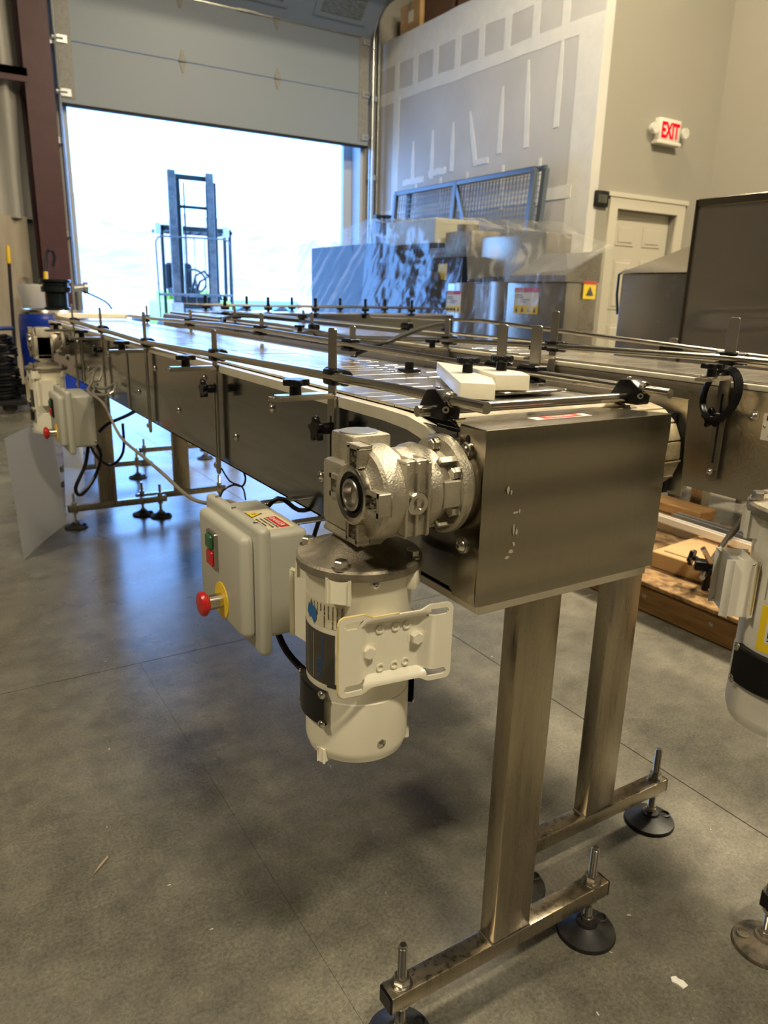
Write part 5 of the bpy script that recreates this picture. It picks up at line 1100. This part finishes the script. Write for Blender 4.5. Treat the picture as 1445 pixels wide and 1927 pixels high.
# ================================================================== MACHINES AT THE RIGHT
M1 = thing('stainless_machine', 'tall stainless cabinet at the right edge with wavy reflections', 'machine', (3.3, 1.6, 0))
q = B()
N, MZ = 40, 24; g = []
for i in range(N+1):
    y_ = 0.2+(2.26-0.2)*i/N; row = []
    for j in range(MZ+1):
        z_ = 0.35+(1.49-0.35)*j/MZ; d_ = 0.004*noise.noise(Vector((y_*0.8, z_*6, 0)))+0.010*sin(z_*30.0+y_*2.2)*max(0, 1-abs(z_-0.98)*4.0)
        row.append(q.b.verts.new((3.0+d_*min(1, min(i, N-i)/3), y_, z_)))
    g.append(row)
for i in range(N):
    for j in range(MZ): q.b.faces.new((g[i][j], g[i][j+1], g[i+1][j+1], g[i+1][j]))
O('front_sheet', q, mat('dark_mirror_stainless', (0.42,0.38,0.33), 0.16, 0.85, color2=(0.46,0.42,0.37), scale=2, rvar=0.03), M1, sharp=180, flip=False)
q = B(); q.box(3.02, 3.7, 0.2, 2.255, 0.36, 1.488, 0.004, 1); q.box(2.992, 3.012, 0.2, 2.262, 1.470, 1.503, 0.002, 1); q.box(2.984, 3.012, 2.262, 2.266, 0.35, 1.50, 0.001, 1); O('cabinet_frame', q, STEEL, M1)
for yy in (0.4, 2.1):
    for xx in (3.08, 3.62):
        q = B(); q.box(xx-0.03, xx+0.03, yy-0.03, yy+0.03, 0.0, 0.36); O('leg', q, STEELV, M1)
M2 = thing('stainless_hopper', 'stainless box machine with sloping lid between the bagged machine and the tall cabinet', 'machine', (3.3, 2.6, 0))
q = B(); q.box(3.18, 3.9, 2.30, 2.805, 0.4, 1.205, 0.006, 2); O('cabinet', q, mat('smudged_stainless', (0.42,0.40,0.37), 0.24, 0.8, color2=(0.44,0.42,0.385), scale=3, rvar=0.08), M2)
q = B(); a0 = [(3.17,2.30,1.207),(3.17,2.815,1.207),(3.92,2.815,1.207),(3.92,2.30,1.207)]; b0 = [(3.55,2.28,1.405),(3.55,2.52,1.405),(3.75,2.52,1.405),(3.75,2.28,1.405)]
va = [q.b.verts.new(p) for p in a0]; vb = [q.b.verts.new(p) for p in b0]
for k in range(4): q.b.faces.new((va[k], va[(k+1)%4], vb[(k+1)%4], vb[k]))
q.b.faces.new(vb); q.b.faces.new(va[::-1]); O('sloping_lid', q, STEEL, M2)
q = B(); q.tube([(3.19,2.815,1.0),(3.18,2.825,1.1),(3.18,2.825,1.2),(3.22,2.82,1.222),(3.30,2.81,1.225)], 0.007, 8); O('handle', q, MESHM, M2)
for yy in (2.36, 2.75):
    for xx in (3.24, 3.84):
        q = B(); q.box(xx-0.02, xx+0.02, yy-0.02, yy+0.02, 0.0, 0.41); O('leg', q, STEELV, M2)
# bagged machine
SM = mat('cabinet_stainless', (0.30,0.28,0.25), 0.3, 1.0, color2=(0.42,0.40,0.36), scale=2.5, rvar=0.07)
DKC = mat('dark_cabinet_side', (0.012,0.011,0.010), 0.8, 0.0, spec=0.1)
M3 = thing('stainless_machine', 'long stainless machine wrapped in clear plastic film in front of the drywall', 'machine', (4.5, 6.0, 0))
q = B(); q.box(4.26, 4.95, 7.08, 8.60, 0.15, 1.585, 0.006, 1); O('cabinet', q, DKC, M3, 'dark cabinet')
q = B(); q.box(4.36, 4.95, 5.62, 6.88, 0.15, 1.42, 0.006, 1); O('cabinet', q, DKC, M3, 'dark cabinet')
q = B(); q.box(4.42, 4.95, 6.25, 7.15, 1.56, 1.79, 0.006, 1); O('cream_panel', q, BOXG, M3)
q = B(); q.box(4.04, 4.36, 4.06, 4.7, 0.15, 1.185, 0.01, 2); q.box(4.10, 4.9, 4.7, 5.58, 0.15, 1.185, 0.02, 3); O('cabinet', q, SM, M3)
q = B(); q.lathe((4.34, 4.80, 0.15), Z, [(0,0),(0.31,0),(0.31,1.04),(0,1.04)], 48); O('tank', q, SM, M3)
q = B(); q.lathe((4.29, 5.32, 0.15), Z, [(0,0),(0.24,0),(0.24,1.03),(0,1.03)], 40); O('tank', q, SM, M3)
q = B(); q.prism([(4.01,1.19),(4.01,1.235),(4.36,1.41),(4.36,1.19)], (0,4.05,0), X, Z, -0.6); O('hood', q, SM, M3)
q = B(); q.box(4.55, 4.85, 4.85, 5.7, 1.19, 1.60, 0.02, 2); O('top_unit', q, SM, M3)
q = B(); q.box(4.50, 4.85, 5.78, 6.2, 1.42, 1.66, 0.02, 2); q.cyl((4.62,6.0,1.66),(4.62,6.0,1.72),0.10,n=20); O('top_unit', q, CASTD, M3)
q = B(); q.cyl((4.38,6.1,1.22),(4.24,6.1,1.22),0.07,n=20); q.box(4.26,4.37,6.25,6.5,1.1,1.25,0.01,1); O('control_unit', q, BLACKM, M3)
for yy in (4.2, 5.5, 7.0, 8.15):
    for xx in (4.12, 4.8) if yy > 5 else (4.10, 4.30):
        q = B(); q.box(xx-0.035, xx+0.035, yy-0.035, yy+0.035, 0, 0.16); O('leg', q, STEELV, M3)
def sticker(y0, y1, z0, z1, x, label, parent=M3):
    q = B(); q.box(x-0.002, x, y0, y1, z0, z1); s_ = O('safety_sticker', q, LABW, parent, label)
    q = B(); q.box(x-0.004, x-0.002, y0, y1, z1-(z1-z0)*0.16, z1); O('red_header', q, INKR, s_)
    q = B(); q.box(x-0.004, x-0.002, y0, y1, z0, z0+(z1-z0)*0.32); O('yellow_footer', q, YEL, s_)
    text('print', 'DANGER', (z1-z0)*0.13, (x-0.005, y1-0.01, z1-(z1-z0)*0.14), -Y, Z, INKW, s_, depth=0.0003)
    for k in range(4): text('print', ('KEEP HANDS AWAY', 'FROM MOVING PARTS', 'DISCONNECT POWER', 'BEFORE SERVICE')[k], (z1-z0)*0.062, (x-0.003, y1-0.01-(y1-y0)*(0.25 if k > 1 else 0), z1-(z1-z0)*(0.30+0.09*k)), -Y, Z, INK, s_, depth=0.0003, sx=0.8)
    for k in range(4):
        q = B(); yy = y0+(y1-y0)*(k+0.5)/4; q.poly([(x-0.005,yy-0.015,z0+0.012),(x-0.005,yy+0.015,z0+0.012),(x-0.005,yy,z0+(z1-z0)*0.28)]); O('hazard_symbol', q, INK, s_, flip=False)
    return s_
sticker(4.33, 4.60, 0.955, 1.145, 4.035, 'white safety sticker with red header and yellow footer')
sticker(5.30, 5.50, 0.935, 1.115, 4.045, 'second white safety sticker further left')
q = B(); q.box(4.20, 4.325, 4.045, 4.049, 1.075, 1.20); ws = O('warning_sticker', q, YEL, M3, 'yellow warning sticker on the end face')
q = B(); q.box(4.20, 4.325, 4.042, 4.045, 1.18, 1.20); O('red_header', q, INKR, ws)
q = B(); q.poly([(4.225,4.041,1.10),(4.30,4.041,1.10),(4.262,4.041,1.165)]); O('hazard_symbol', q, INK, ws, flip=False)
q = B(); q.box(4.355, 4.36, 5.95, 6.08, 1.22, 1.36); O('warning_sticker', q, YEL, M3)
# plastic film over it: patches of one draped sheet
FM = B()
def patchgrid(p00, p10, p11, p01, nu=26, nv=20, amp=0.035, freq=3.0, seed=0.0, sag=0.0, streak=None, mi=0):
    p00, p10, p11, p01 = map(Vector, (p00, p10, p11, p01)); nrm = (p10-p00).cross(p01-p00).normalized(); g = []
    for i in range(nu+1):
        row = []
        for j in range(nv+1):
            u, v = i/nu, j/nv; p = p00.lerp(p10, u).lerp(p01.lerp(p11, u), v)
            w = min(1, 5*min(u, 1-u, v, 1-v)+0.0)
            if streak: s_ = 0.5*noise.noise(Vector((streak[0]*u+streak[1]*v, seed, (u+v)*0.8)))+0.3*abs(noise.noise(Vector((2.3*(streak[0]*u+streak[1]*v), seed+4, 0))))
            else: s_ = noise.noise(p*freq+Vector((seed,0,0)))*0.8+0.5*abs(noise.noise(p*freq*2.7+Vector((0,seed,0))))
            p = p+nrm*amp*s_*w; p.z -= sag*4*u*(1-u)*4*v*(1-v)*0.25
            row.append(FM.b.verts.new(p))
        g.append(row)
    for i in range(nu):
        for j in range(nv): FM.b.faces.new((g[i][j], g[i+1][j], g[i+1][j+1], g[i][j+1])).material_index = mi
Lb, Mb, Rb_ = (3.90,8.38,0.50), (3.84,6.72,0.50), (3.93,5.15,0.50)
E0_, E1_, E2_ = (3.96,3.975,0.50), (3.96,3.98,1.265), (4.41,3.98,1.445)
PK, RG, R2, LT = (4.30,7.32,1.836), (4.40,5.76,1.755), (4.50,4.62,1.654), (4.08,8.56,1.60)
MD = (3.975,5.13,1.205)
patchgrid(Mb, Lb, LT, PK, 120, 44, 0.022, seed=1.0, streak=(12,-5.5))
patchgrid(Rb_, Mb, PK, RG, 80, 60, 0.030, 3.0, 2.0, streak=None, mi=2)
patchgrid(E0_, Rb_, MD, E1_, 50, 36, 0.022, 2.6, 3.0, mi=2)
patchgrid(E1_, MD, RG, R2, 44, 28, 0.035, 2.6, 5.0, 0.12, mi=1)
patchgrid(E1_, R2, (4.95,4.85,1.60), E2_, 26, 18, 0.03, 3.0, 6.0, mi=1)
patchgrid(E0_, E1_, E2_, (4.45,3.96,0.5), 26, 24, 0.025, 3.0, 7.0, mi=2)
patchgrid(RG, PK, (5.0,7.4,1.75), (4.97,5.9,1.70), 30, 20, 0.06, 3.0, 8.0)
patchgrid(R2, RG, (4.97,5.9,1.70), (4.95,4.85,1.60), 20, 16, 0.04, 3.0, 9.0)
patchgrid(PK, LT, (5.0,8.6,1.6), (5.0,7.4,1.75), 30, 16, 0.03, 3.0, 10.0)
bmesh.ops.remove_doubles(FM.b, verts=FM.b.verts[:], dist=0.002)
tag(O('plastic_film', FM, [FILM, FILM2, FILM3], base=(4.4,6,0.5), sharp=180), 'clear crinkled plastic film draped over the long stainless machine', 'plastic film')

# ---------------- mesh guard panels leaning on the partition
def mesh_panel(y0, y1, z1a, z1b, x, label, mid=None, brace=False):
    t = thing('mesh_panel', label, 'mesh panel', (x, (y0+y1)/2, 0), 'black mesh guard panels')
    lean = 0.16
    def P(y, z): return Vector((x+lean*(z/2.2), y, z))
    def zt(y): return z1a+(z1b-z1a)*(y-y0)/(y1-y0)
    def bar(ya, za, yb, zb, nm, w=0.045):
        a_, b_ = P(ya, za), P(yb, zb); d = (b_-a_).normalized(); n = X if abs(d.x) < 0.3 else Y; n = (n-d*n.dot(d)).normalized(); q = B(); q.obox((a_+b_)/2, ((b_-a_).length, w*0.8, w), R3(d, n), 0.004, 1); return O(nm, q, MESHG, t)
    bar(y0, 0.05, y0, zt(y0), 'frame_post', 0.06); bar(y1, 0.05, y1, zt(y1), 'frame_post', 0.06); bar(y0, zt(y0), y1, zt(y1), 'frame_rail'); bar(y0, 0.1, y1, 0.1, 'frame_rail')
    if mid: bar(mid, 0.1, mid, zt(mid)+0.02, 'frame_post', 0.055)
    if brace: bar(mid, zt(mid), y0+0.55*(mid-y0), 1.2, 'diagonal_brace', 0.04)
    q = B(); st_ = 0.052; y = y0+0.05
    while y < y1: a_, b_ = P(y, 0.12), P(y, zt(y)-0.03); q.obox((a_+b_)/2+X*0.012, (0.005, 0.005, (b_-a_).length), R3(Y.cross((b_-a_).normalized()), Y, (b_-a_).normalized())); y += st_
    z = 0.9
    while z < min(z1a, z1b)-0.03: q.obox(P((y0+y1)/2, z)+X*0.016, (0.005, y1-y0-0.06, 0.005), Matrix.Identity(3)); z += st_
    w_ = O('wire_mesh', q, WIREG, t); w_['kind'] = 'stuff'
    return t
mesh_panel(5.755, 8.17, 2.235, 2.23, 5.02, 'black framed mesh panel with diagonal brace leaning on the drywall', 6.98, True)
mesh_panel(5.69, 8.0, 2.245, 2.24, 5.10, 'second black mesh panel leaning behind the braced one')
